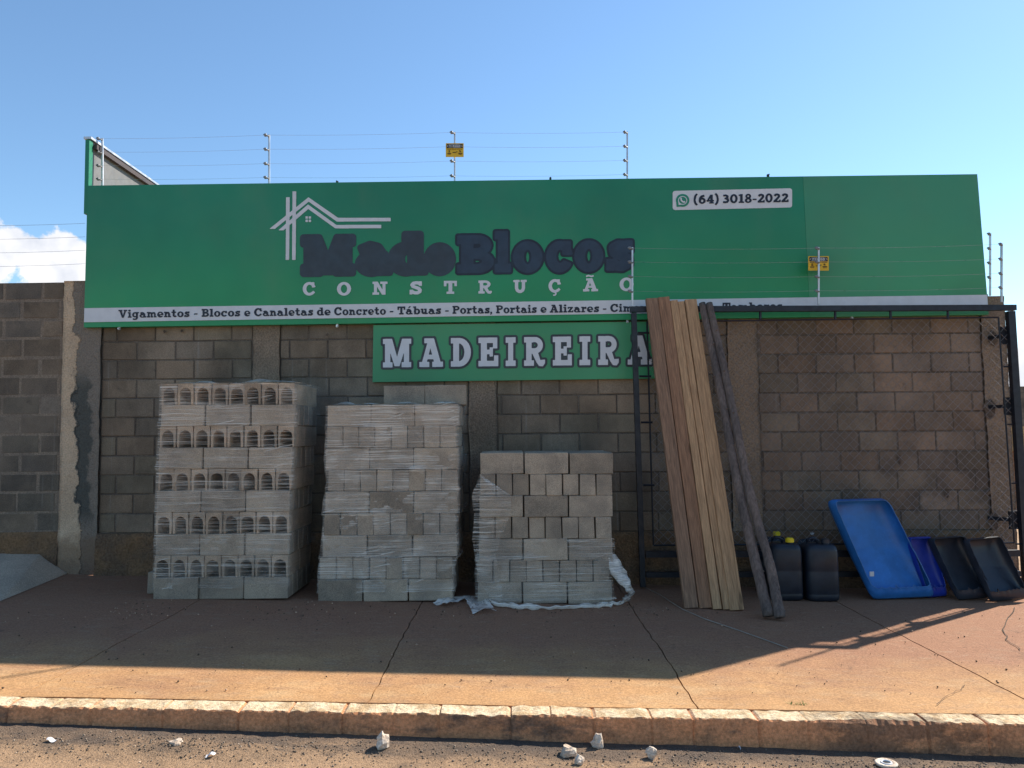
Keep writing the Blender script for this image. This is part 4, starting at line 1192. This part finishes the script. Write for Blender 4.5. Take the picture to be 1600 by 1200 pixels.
def stack(rows, Yf, z0, which, tilt=0.0, chan=False, full_left=False, top_full=False, n_side=5):
    """rows bottom first: (layout, left px, right px, mid py)"""
    info = []
    n = len(rows)
    grp = f'blocks of the {which} stack'
    for k, (lay, xl, xr, ym) in enumerate(rows):
        a, b = P(xl, ym, Yf).x, P(xr, ym, Yf).x
        zc = z0 + k * (BH + (.003 if which == 'middle' else 0))
        zrow = lambda x: zc + tilt * (x - (a + b) / 2)
        info.append((zc, a, b))
        crs = 'bottom' if k == 0 else ('top' if k == n - 1 else ORD[k])
        where = f'{crs} course' + ('' if crs in ('bottom', 'top') else ' up') + f', {which} stack'
        kind = 'channel_block' if chan and lay == 'H' else 'concrete_block'
        meshes = CHAN if kind == 'channel_block' else (BLKG if k == 0 or (which != 'middle' and k % 3 == 2) else BLK)
        what = 'channel block, arched end outwards' if kind == 'channel_block' else 'grey block'
        if lay == 'S':
            pitch_ = (b - a) / 3
            for i in range(3):
                x = a + pitch_ * (i + .5)
                cl = ('left', 'middle', 'right')[i]
                put_block(kind, meshes, (x, Yf + BW / 2 + random.uniform(-.012, .012), zrow(x)), 0, f'{what} lying lengthwise, {cl} one in front, {where}', grp)
            for j in range(1, n_side):
                yy = Yf + BW / 2 + j * .158
                cols_ = [2] + ([0] if full_left else []) + ([1] if top_full and k == n - 1 else [])
                if top_full and k == n - 1 and not full_left: cols_ = [0, 1, 2]
                for i in cols_:
                    x = a + pitch_ * (i + .5)
                    cl = ('left', 'middle', 'right')[i]
                    put_block(kind, meshes, (x, yy, zrow(x)), 0, f'{what} {ORD[j]} from the front, {cl} side, {where}', grp)
        else:
            pitch_ = (b - a) / 8
            for i in range(8):
                x = a + pitch_ * (i + .5)
                put_block(kind, meshes, (x, Yf + BL_ / 2 + random.uniform(-.012, .012), zrow(x)), math.pi / 2, f'{what if kind == "channel_block" else "grey block end on"}, {ORD[i]} from left, {where}', grp)
            backs = range(8) if chan else ([7] + ([0] if full_left else []))
            for i in backs:
                x = a + pitch_ * (i + .5)
                put_block(kind, meshes, (x, Yf + BL_ * 1.5 + GAP, zrow(x)), math.pi / 2, f'{"channel block" if kind == "channel_block" else "grey block"} behind the {ORD[i]} from left, {where}', grp)
    return info
S1 = G(345, 937); S2 = G(603, 940); S3 = G(852, 944)
rows1 = [('S', 240, 450, 921), ('H', 241, 450, 888), ('S', 242, 452, 853), ('H', 243, 452, 819), ('S', 244, 453, 783), ('H', 246, 456, 749), ('S', 247, 457, 714), ('H', 249, 460, 680), ('S', 250, 462, 645), ('H', 252, 461, 612)]
rows2 = [('S', 497, 708, 923), ('H', 499, 708, 889), ('S', 503, 715, 854), ('H', 506, 713, 819), ('S', 507, 716, 784), ('H', 512, 715, 750), ('S', 508, 716, 715), ('H', 510, 713, 681), ('S', 511, 716, 647)]
rows3 = [('S', 745, 958, 927), ('H', 744, 953, 894), ('S', 747, 958, 860), ('H', 748, 956, 825), ('S', 748, 958, 790), ('H', 749, 957, 754), ('S', 749, 959, 720)]
I1 = stack(rows1, S1.y, S1.z + .004, 'left', -.008, True, n_side=5)
I2 = stack(rows2, S2.y, S2.z + .004, 'middle', -.008)
I3 = stack(rows3, S3.y, S3.z + .004, 'right', -.014, False, True, True)
zt2 = I2[-1][0] + BH
for i, (a, b) in enumerate(((600, 663), (664, 728))):
    p = P((a + b) / 2, 614, S2.y + .35)
    put_block('concrete_block', BLKG, (p.x, S2.y + .35 + BW / 2, zt2 + .004), 0, f'{("left", "right")[i]} one of two loose grey blocks on top of the middle stack', 'loose blocks on the middle stack')
p = G(240, 925)
put_block('concrete_block', BLKG, (p.x + .06, S1.y + .36, gz(p.x) + .006), math.pi / 2, 'single grey block on the ground at the left foot of the left stack', 'single block on the ground')

def edges(info, z):
    ks = [(zc + BH / 2, a, b) for zc, a, b in info]
    if z <= ks[0][0]: return ks[0][1:]
    for (z0, a0, b0), (z1, a1, b1) in zip(ks, ks[1:]):
        if z <= z1:
            t = (z - z0) / (z1 - z0); return a0 + (a1 - a0) * t, b0 + (b1 - b0) * t
    return ks[-1][1:]
def wrap(info, Yf, z0, z1, label, mat, seed, depth=.79, sides=True, top=False):
    """stretch film carried round the stack: left return, front, right return"""
    mb = MB()
    nu, nv = 120, int((z1 - z0) / .016)
    def fn(u, v):
        z = z0 + (z1 - z0) * v
        a, b = edges(info, z)
        a -= .008; b += .010
        Ltot = .25 + (b - a) + (depth + .03 if sides else .1)
        s = u * Ltot
        off = .006 + .007 * abs(nz(s * 4, z * 9, seed)) + .004 * nz(s * 14, z * 40, seed)
        row = ((z - info[0][0]) / BH) % 1.0
        off += .010 * max(0, nz(s * 2.2, math.floor((z - info[0][0]) / BH) * 3.1, seed)) * math.sin(row * math.pi)
        if math.floor((z - info[0][0]) / BH) % 2 == 0 and row < .3: off += .03 * (1 - row / .3) * max(0, .35 + nz(s * 2.7, z * 2, seed + 8))
        if s < .25: x, y = a - off, Yf + .25 - s
        elif s < .25 + b - a: x, y = a + s - .25, Yf - off
        else: x, y = b + off * (1.5 if sides else 1), Yf + (s - .25 - (b - a))
        ragged = .012 * nz(s * 5, seed * 3.1) * (1 if v in (0.0, 1.0) else 0)
        return (x, y, z + ragged)
    ids = mb.grid(fn, nu, nv)
    if top:
        zt_ = z1
        a, b = edges(info, z1)
        mb.grid(lambda u, v: (a - .005 + (b - a + .012) * u, Yf - .006 + depth * v, zt_ + .006 + .09 * max(0, nz(u * 5, v * 4, seed)) * math.sin(u * math.pi) ** .5 * math.sin(min(1, v * 3) * math.pi / 2)), 40, 24)
    o = build('stretch_wrap', mb, mat, smooth=True, origin=(info[0][1], Yf, z0))
    return tag(o, label, 'plastic wrap', 'plastic wrap round the stacks')
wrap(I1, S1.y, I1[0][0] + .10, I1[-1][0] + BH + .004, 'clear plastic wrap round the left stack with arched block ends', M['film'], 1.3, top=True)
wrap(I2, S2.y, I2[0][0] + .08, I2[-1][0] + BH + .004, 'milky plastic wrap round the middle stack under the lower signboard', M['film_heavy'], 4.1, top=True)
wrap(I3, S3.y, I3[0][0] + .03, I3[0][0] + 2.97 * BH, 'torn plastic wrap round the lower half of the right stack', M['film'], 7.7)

def crumple(fn, nu, nv, amp, freq, seed):
    mb = MB()
    def g(u, v):
        p = Vector(fn(u, v)); q = p * freq
        return p + Vector((nz(q.x, q.y, q.z + seed), nz(q.y + 5, q.z, q.x + seed) , nz(q.z, q.x + 9, q.y + seed))) * amp
    mb.grid(g, nu, nv); return mb
# loose film of the right stack: hanging sheet at its left, band along its foot
Yf = S3.y
def hang(u, v):
    rows = [(749, 742, 752), (736, 775, 808 - 10), (741, 800, 800), (738, 840, 782), (742, 870, 775), (750, 905, 780), (765, 935, 786), (772, 950, 784)]
    k = min(len(rows) - 2, int(v * (len(rows) - 1))); t = v * (len(rows) - 1) - k
    xl = rows[k][0] + (rows[k + 1][0] - rows[k][0]) * t; y = rows[k][1] + (rows[k + 1][1] - rows[k][1]) * t; xr = rows[k][2] + (rows[k + 1][2] - rows[k][2]) * t
    return P(xl + (xr - xl) * u, y, Yf - .035 - .035 * math.sin(u * 3.14) - .04 * v * v)
mb = crumple(hang, 24, 60, .014, 11, 3)
tag(build('hanging_film', mb, M['film'], smooth=True, origin=P(760, 850, Yf)), 'torn sheet of clear film hanging down the left edge of the right stack', 'plastic sheet', 'loose plastic film')
def skirt(u, v):
    pts = [(747, 926), (770, 946), (810, 951), (860, 953), (910, 950), (950, 949), (975, 943), (987, 930), (975, 912), (962, 890), (957, 872)]
    k = min(len(pts) - 2, int(u * (len(pts) - 1))); t = u * (len(pts) - 1) - k
    x = pts[k][0] + (pts[k + 1][0] - pts[k][0]) * t; y = pts[k][1] + (pts[k + 1][1] - pts[k][1]) * t
    a = v * 2 * math.pi
    rise = max(0, u - .72) / .28
    c = G(x, y + 1) if u < .72 else P(x, y, Yf - .06 + .10 * rise)
    r = .022 + .016 * nz(u * 19, 3) + (.03 * math.sin(rise * math.pi))
    return (c.x + r * 1.4 * math.cos(a) * (1 if u > .6 else .3), c.y + r * math.cos(a), c.z + .024 + r * .8 * math.sin(a))
mb = crumple(skirt, 110, 10, .020, 16, 8)
tag(build('film_band', mb, M['scrap'], smooth=True, origin=G(860, 950)), 'crumpled milky film band lying along the foot of the right stack', 'plastic sheet', 'loose plastic film')
def scrap(quad, label, seed, amp=.02):
    q4 = [G(x, y) for x, y in quad]
    fn = lambda u, v: (q4[0].lerp(q4[1], u)).lerp(q4[3].lerp(q4[2], u), v) + Vector((0, 0, .028 + .02 * math.sin(u * 5 + seed) * math.sin(v * 4)))
    mb = crumple(fn, 30, 20, amp, 13, seed)
    tag(build('film_scrap', mb, M['scrap'], smooth=True, origin=q4[0]), label, 'plastic sheet', 'loose plastic film')
scrap([(722, 936), (752, 934), (776, 958), (738, 961)], 'flat scrap of milky film on the pavement between middle and right stacks', 2.0, .012)
scrap([(676, 945), (700, 934), (726, 938), (700, 950)], 'small scrap of film at the right foot of the middle stack', 5.0)
scrap([(972, 905), (996, 902), (1003, 912), (980, 915)], 'small pale scrap of film on the ground beside the gate post', 8.0, .01)

# ------------------------------------------------------------------ timber and logs leaning on the gate
def plank(tl, tr, bl_, br, ty, thick, mat, label):
    b0, b1 = G(*bl_), G(*br); t0, t1 = P(*tl, GY - .045), P(*tr, GY - .045)
    B, T = (b0 + b1) / 2, (t0 + t1) / 2
    B.z = gz(B.x) + .004
    ax = (T - B); Ln = ax.length; ax.normalize()
    wb, wt_ = (b1 - b0).length, (t1 - t0).length; w = (wb + wt_) / 2 * 1.0
    wd = Vector((1, random.uniform(-.16, .16), 0)); wd = (wd - ax * wd.dot(ax)).normalized(); nd = wd.cross(ax).normalized()
    if nd.y > 0: nd = -nd
    mb = MB(); rnd = random.Random(int(tl[0])); rings = []
    n = 24; c = .004
    for i in range(n + 1):
        z = Ln * i / n
        bow = .006 * math.sin(i / n * 3.1) * rnd.choice((1, 1))
        h, d = w / 2 + .0012 * nz(i * .7, tl[0]), thick / 2
        prof = [(-h + c, -d), (h - c, -d), (h, -d + c), (h, d - c), (h - c, d), (-h + c, d), (-h, d - c), (-h, -d + c)]
        rings.append([(x + .003 * nz(i * .25, tl[0] * .3), y + bow, z) for x, y in prof])
    mb.loft(rings)
    o = build('plank', mb, mat)
    mt = Matrix.Identity(4)
    for k in range(3): mt[k][0], mt[k][1], mt[k][2] = wd[k], -nd[k] * 1, ax[k]
    if mt.to_3x3().determinant() < 0:
        for k in range(3): mt[k][1] = -mt[k][1]
    mt.translation = B + nd * 0
    o.matrix_world = mt
    tag(o, label, 'plank', 'planks leaning on the gate frame')
plank((1009, 468), (1027, 467), (1068.5, 950), (1091, 951), 0, .05, M['wood_brown'], 'dull brown plank, leftmost of those leaning on the gate')
plank((1028.5, 466), (1045, 465), (1091.5, 950), (1113, 951), 0, .05, M['wood_mid'], 'reddish brown plank, second from the left, tallest against the gate')
plank((1047, 471), (1058, 471), (1113.5, 952), (1128, 953), 0, .06, M['wood_tan'], 'narrow tan plank just right of the two brown ones')
plank((1059, 472.5), (1067.5, 472.5), (1128.5, 953), (1141, 953), 0, .05, M['wood_tan'], 'narrowest tan plank with rough sawn grain, squeezed between two tan planks')
plank((1070, 470), (1087, 469), (1140, 954), (1162, 954), 0, .055, M['wood_tan'], 'wide tan plank, the rightmost plank beside the two logs')
def log(pxs, r0, r1, label, yo):
    n = len(pxs); pts = []
    base = G(*pxs[-1])
    for i, (x, y) in enumerate(pxs):
        t = 1 - i / (n - 1)
        d = P(x, y, 1) - EYE
        zt_ = P(pxs[0][0], pxs[0][1], GY - .06 + yo).z
        Yv = base.y + (GY - .06 + yo - base.y) * ((P(x, y, 7).z - base.z) / (zt_ - base.z))
        pts.append(P(x, y, Yv))
    pts[-1].z += r0 * .35
    fine = []
    for i in range(n - 1):
        for k in range(12):
            t = k / 12
            p0, p1, p2, p3 = pts[max(0, i - 1)], pts[i], pts[i + 1], pts[min(n - 1, i + 2)]
            q_ = .5 * ((2 * p1) + (p2 - p0) * t + (2 * p0 - 5 * p1 + 4 * p2 - p3) * t * t + (3 * p1 - p0 - 3 * p2 + p3) * t ** 3)
            fine.append(q_ + Vector((.005 * nz(i * 5 + k * .6, yo * 90), 0, 0)))
    fine.append(pts[-1]); fine.reverse()
    mb = MB(); mb.tube(fine, lambda t: (r0 + (r1 - r0) * t) * (1 + .10 * nz(t * 23, yo * 50) + .06 * nz(t * 60, yo * 50)), 12)
    for j in range(9):                          # knots
        f_ = fine[int(len(fine) * (j + .5) / 9.5)]; a = random.uniform(3.6, 5.8)
        mb.tube([f_ + Vector((math.cos(a) * r1 * .6, math.sin(a) * r1 * .6, 0)), f_ + Vector((math.cos(a) * r0 * 1.12, math.sin(a) * r0 * 1.12, .012))], lambda t: .012 * (1 - t * .5), 6)
    o = build('log', mb, M['log'], smooth=True, origin=fine[0]); tag(o, label, 'log', 'thin logs leaning on the gate frame')
log([(1097, 474), (1124, 601), (1156, 771), (1201, 966)], .048, .034, 'thin dark log beside the planks, its foot the left one of the pair', 0)
log([(1108, 474), (1138, 606), (1172, 771), (1202, 880), (1219, 968)], .046, .034, 'thin dark log with bent foot, the one nearer the jerrycans', -.03)

# ------------------------------------------------------------------ jerrycans
def jerrycan(px, py, w, h, cap, label, yoff=0.0, rz=0.0):
    b = G(px, py); b.y += yoff; b.z = gz(b.x) + .004
    root = thing('jerrycan', b, label, 'jerrycan', 'dark plastic jerrycans')
    root.rotation_euler.z = rz
    d = w * .86
    def ring(z, s, n=28):
        out = []
        for k in range(n):
            a = 2 * math.pi * k / n; ca, sa = math.cos(a), math.sin(a); e = .42
            out.append((b.x + math.copysign(abs(ca) ** e, ca) * w / 2 * s, b.y + math.copysign(abs(sa) ** e, sa) * d / 2 * s, b.z + z))
        return out
    prof = [(0, .90), (.012, .97), (.03, 1), (h * .10, 1), (h * .115, .985), (h * .13, 1), (h * .48, 1), (h * .5, .985), (h * .52, 1), (h * .80, 1), (h * .82, .985), (h * .84, .99), (h * .90, .93), (h * .945, .80), (h * .95, .62)]
    mb = MB(); mb.loft([ring(z, s) for z, s in prof]); part('body', mb, M['can_black'], root, True)
    cxp, zt_ = b.x + w * .16, b.z + h * .95
    mb = MB(); mb.tube([(cxp, b.y - d * .2, zt_ - .01), (cxp, b.y - d * .2, zt_ + .014)], .034, 14); part('neck', mb, M['can_black'], root, True)
    mb = MB(); mb.tube([(cxp, b.y - d * .2, zt_ + .012), (cxp, b.y - d * .2, zt_ + .044)], .040, 16); mb.tube([(cxp, b.y - d * .2, zt_ + .043), (cxp, b.y - d * .2, zt_ + .052)], .030, 16); part('cap', mb, cap, root)
    mb = MB(); x1, x2 = b.x - w * .36, b.x - w * .02
    mb.tube([(x1, b.y, zt_ - .03), (x1 + .01, b.y, zt_ + .035), (x1 + .05, b.y, zt_ + .05), (x2 - .03, b.y, zt_ + .05), (x2, b.y, zt_ + .03), (x2, b.y, zt_ - .03)], .013, 8); part('handle', mb, M['can_black'], root, True)
    return root
jerrycan(1226, 935, .30, .545, M['cap_yellow'], 'dark jerrycan with a yellow cap, front left, nearest the logs')
jerrycan(1281, 936, .31, .545, M['can_black'], 'dark jerrycan at the front right, nearest the big blue trough')
jerrycan(1205, 914, .29, .525, M['cap_yellow'], 'dark jerrycan with a yellow cap half hidden behind the front left one', -.02)
jerrycan(1259, 914, .29, .525, M['cap_white'], 'dark jerrycan with a pale cap half hidden behind the front right one', -.02)

# ------------------------------------------------------------------ half-drum troughs
def trough(TL, TR, BR, BL, yt, ybm, depth, mat, rim_mat, label, seed, dx=.10):
    """open trough leaning back; corners in the view, yt/ybm distance of top and bottom rim"""
    c00, c10, c11, c01 = P(*BL, ybm), P(*BR, ybm + dx), P(*TR, yt + dx), P(*TL, yt)
    cen = (c00 + c10 + c11 + c01) / 4
    nrm = (c10 - c00).cross(c01 - c00).normalized()
    if nrm.y < 0: nrm = -nrm                     # into the trough, away from the street
    root = thing('trough', ((c00 + c10) / 2), label, 'plastic trough', 'cut plastic drums used as troughs')
    def rim(u, v): return c00.lerp(c10, u).lerp(c01.lerp(c11, u), v)
    # outline of the rim as rounded rectangle in (u,v), then sinking rings
    N = 120
    def outline(s, rc=.10):
        out = []
        for k in range(N):
            a = 2 * math.pi * (k + .5) / N; ca, sa = math.cos(a), math.sin(a); q_ = (abs(ca) ** 16 + abs(sa) ** 16) ** (-1 / 16)
            out.append((.5 + .5 * s * ca * q_, .5 + .5 * s * sa * q_))
        return out
    prof = [(1.0, 0), (1.03, .10), (1.06, .28), (1.055, .5), (1.0, .72), (.90, .88), (.72, .97), (.45, 1.0), (.15, 1.0)]
    inner, outer = [], []
    wob = lambda k: .010 * nz(k * .32, seed)
    for (s, dd) in prof:
        ins, outs = [], []
        for k, (u, v) in enumerate(outline(s)):
            lip = 0
            if dd == 0 and v < .06:              # ragged saw cut at the lower lip
                lip = .020 * nz(k * 1.7, seed) + (.026 if (k * 7 + int(seed)) % 11 == 0 else 0)
            sv = .65 + .35 * min(1, max(0, v) * 2.2)
            p = rim(u, v) + (c01 - c00).normalized() * lip + nrm * (depth * dd * sv + (wob(k) if dd == 0 else 0))
            dn = (c00 - c01).normalized() * (.075 * math.sin(math.pi * min(1, dd * 1.05)) * max(0, 1 - max(0, v) * 3.5))
            p = p + dn * .9; ins.append(p)
            o_ = rim(.5 + (u - .5) * 1.02, .5 + (v - .5) * 1.012) + (c01 - c00).normalized() * lip + nrm * (depth * dd * sv + (wob(k) if dd == 0 else .008)) + dn
            outs.append(o_)
        inner.append(ins); outer.append(outs)
    low = min(p.z - gz(p.x) for r in outer for p in r)
    sh = Vector((0, 0, .004 - low))
    mv = lambda rs_: [[p + sh for p in r] for r in rs_]
    inner, outer = mv(inner), mv(outer)
    mb = MB(); mb.loft(inner, True, False, True); mb.loft([r[::-1] for r in outer], True, False, True)
    part('shell', mb, mat, root, True)
    mb = MB(); ring_i, ring_o = inner[0], outer[0]
    mid = [(a + b) / 2 - nrm * .004 for a, b in zip(ring_i, ring_o)]
    mb.loft([[a + nrm * .004 for a in ring_i], mid, [b + nrm * .004 for b in ring_o]], True, False, False)
    part('rim', mb, rim_mat, root, True)
    return root, sh, (c00, nrm)
t1, sh1, fr1 = trough((1304, 783), (1388, 781), (1456, 915), (1364, 919), 7.50, 7.34, .17, M['tub_blue'], M['rim_blue'], 'long bright blue plastic trough, the tallest of the troughs', 3.0)
mb = MB(); p = P(1362, 896, 7.36) + sh1; mb.box(p.x - .02, p.y - .006, p.z - .022, p.x + .02, p.y + .004, p.z + .022)
part('paper_tag', mb, M['cap_white'], t1)
trough((1422, 843), (1457, 842), (1478, 918), (1448, 921), 7.54, 7.48, .09, M['tub_dark_blue'], M['rim_dark_blue'], 'short dark blue trough half hidden behind the long blue one', 11.0, .03)
trough((1458, 842), (1508, 838), (1548, 918), (1496, 922), 7.50, 7.40, .12, M['tub_black'], M['rim_black'], 'black plastic trough right of the dark blue one', 17.0, .06)
trough((1513, 841), (1564, 836), (1602, 916), (1548, 922), 7.46, 7.34, .12, M['tub_black'], M['rim_black'], 'scuffed black trough at the far right, against the gate post', 23.0, .06)

# ------------------------------------------------------------------ small things on the ground and road
def rock(px, py, w, h, label, seed):
    d = ray(px, py); t = (road_z(0) - EYE.z) / d.z
    for _ in range(6):
        p = EYE + d * t; t = (roadp(p.x, p.y) - EYE.z) / d.z
    p = EYE + d * t
    mb = MB(); n, m_ = 9, 6
    def fn(u, v):
        a, b_ = u * 2 * math.pi, (v - .5) * math.pi
        q_ = Vector((math.cos(a) * math.cos(b_), math.sin(a) * math.cos(b_), math.sin(b_)))
        r = 1 + .55 * nz(q_.x * 1.4 + seed, q_.y * 1.4, q_.z * 1.4) + .28 * nz(q_.x * 4 + seed, q_.y * 4, q_.z * 4)
        return (p.x + q_.x * w / 2 * r, p.y + w * .35 + q_.y * w * .45 * r, p.z + h * .38 + q_.z * h / 2 * r)
    mb.grid(fn, n, m_)
    tag(build('stone', mb, M['stone'], origin=p), label, 'stone', 'loose stones on the road')
rock(596, 1172, .072, .085, 'pale stone alone on the road, left of the other stones', 1.0)
rock(935, 1170, .062, .08, 'upright pale stone closest to the kerb shadow', 5.0)
rock(889, 1184, .09, .055, 'flat reddish stone beside the upright one', 9.0)
rock(1020, 1188, .06, .07, 'pale stone on the road, the rightmost of the stones', 14.0)
rock(906, 1196, .05, .045, 'small pale stone below the flat reddish one', 19.0)
rock(272, 1165, .07, .022, 'thin reddish chip lying on the road at the left', 22.0)
def litter(px, py, w, label, seed):
    d = ray(px, py); t = (-.14 - EYE.z) / d.z
    for _ in range(6):
        p = EYE + d * t; t = (roadp(p.x, p.y) - EYE.z) / d.z
    p = EYE + d * t
    fn = lambda u, v: (p.x + (u - .5) * w, p.y + (v - .5) * w * .6, p.z + .012 + .006 * math.sin(u * 6 + seed))
    mb = crumple(fn, 10, 8, .011, 40, seed)
    tag(build('paper_scrap', mb, M['white_paint'], origin=p), label, 'litter', 'scraps of paper on the road')
litter(83, 1159, .05, 'white crumpled paper scrap on the road at the far left', 1)
litter(328, 1182, .045, 'white torn paper scrap on the road below the long kerb', 4)
litter(1155, 1171, .02, 'tiny white scrap at the kerb foot right of the stones', 6)
d = ray(1385, 1197); t = (-.2 - EYE.z) / d.z
for _ in range(6):
    p = EYE + d * t; t = (roadp(p.x, p.y) - EYE.z) / d.z
p = EYE + d * t
lid = thing('can_lid', p, 'round metal can lid lying flat on the road', 'can lid')
mb = MB(); ringf = lambda r, z: [(p.x + r * math.cos(a * math.pi / 14), p.y + r * math.sin(a * math.pi / 14), p.z + .016 + z) for a in range(28)]
mb.loft([ringf(.052, -.008), ringf(.055, 0), ringf(.050, .004), ringf(.034, .003), ringf(.030, -.002)], True, True, True); part('disc', mb, M['stone'], lid, True)
mb = MB(); mb.loft([ringf(.030, .0), ringf(.027, .006), ringf(.020, .006), ringf(.018, 0)], True, False, False); part('ring_pull', mb, M['cap_white'], lid, True)
mb = MB(); mb.loft([ringf(.018, .001), ringf(.010, .0025)], True, False, True); part('hole', mb, M['black'], lid, True)

pts = [G(*q_) for q_ in ((1004, 917), (1030, 930), (1066, 953), (1100, 968), (1150, 985), (1195, 1001), (1236, 1016))]
mb = MB(); fine = []
for a, b in zip(pts, pts[1:]):
    for k in range(8): fine.append(a.lerp(b, k / 8))
for k in range(len(fine) - 1):
    a, b = fine[k], fine[k + 1]; s = Vector((0, .011, 0))
    mb.poly([(q_.x, q_.y, gz(q_.x) + z_) for q_, z_ in ((a - s, .006), (b - s, .006), (b, .012), (a, .012))]); mb.poly([(q_.x, q_.y, gz(q_.x) + z_) for q_, z_ in ((a, .012), (b, .012), (b + s, .006), (a + s, .006))])
tag(build('strap', mb, M['strap'], origin=pts[0]), 'pale flat strap curving over the pavement in front of the planks', 'strap')
p = G(1247, 1101)
mb = MB()
for k in range(26):
    a = random.uniform(0, 6.28); l = random.uniform(.02, .05); s = Vector((math.cos(a + 1.57), math.sin(a + 1.57), 0)) * .002
    b0 = p + Vector((random.uniform(-.05, .05), random.uniform(-.012, .012), 0)); tip = b0 + Vector((math.cos(a) * l * .8, math.sin(a) * l * .5, l * .5))
    mb.poly([b0 - s, b0 + s, tip])
tag(build('grass_tuft', mb, M['tuft'], origin=p), 'tiny green grass tuft growing in the joint behind the kerb', 'grass tuft')

# ------------------------------------------------------------------ yard seen past the right end of the wall
fw = thing('yard_wall', P(1640, 660, 24), 'far grey block wall across the yard, beyond the right gate post', 'wall')
a = P(1560, 604, 24)
mb = MB()
L0 = a.x - 6
for k in range(14):
    for i in range(60):
        g = random.uniform(.85, 1.15); mb.tint = (g, g, g)
        xx = L0 + i * .4 + (.2 if k % 2 else 0); z0 = a.z - (k + 1) * .2
        mb.box(xx + .006, 24, z0 + .006, xx + .394, 24.1, z0 + .194)
part('blockwork', mb, M['old_wall'], fw)
mb = MB(); mb.box(L0, 24.02, a.z - 2.9, L0 + 24, 24.14, a.z - .01); part('wall_core', mb, M['mortar'], fw)
for j, (py, n) in enumerate(((676, 3),)):
    c = P(1600, py, 16)
    for k in range(9):
        mb = MB(); z = c.z + .08 - k * .055
        mb.box(c.x - .9 + random.uniform(-.1, .1), 15.6, z, c.x + 3 + random.uniform(-.2, .2), 16.3, z + .05)
        o = build('lumber_board', mb, M['lumber'], origin=(c.x, 16, z))
        tag(o, f'yellow sawn board, {ORD[k]} from the top of the pile in the yard', 'board', 'boards piled in the yard')
c = P(1600, 700, 16)
for k in range(2):
    mb = MB(); x = c.x - .3 + 2.4 * k
    zt_ = P(1600, 676, 16).z + .08 - 8 * .055
    mb.box(x, 15.7, gz(x) - .03, x + .2, 16.2, zt_)
    tag(build('timber_bearer', mb, M['wood_brown'], origin=(x, 16, gz(x))), ('left', 'right')[k] + ' timber bearer under the pile of yellow boards', 'timber')
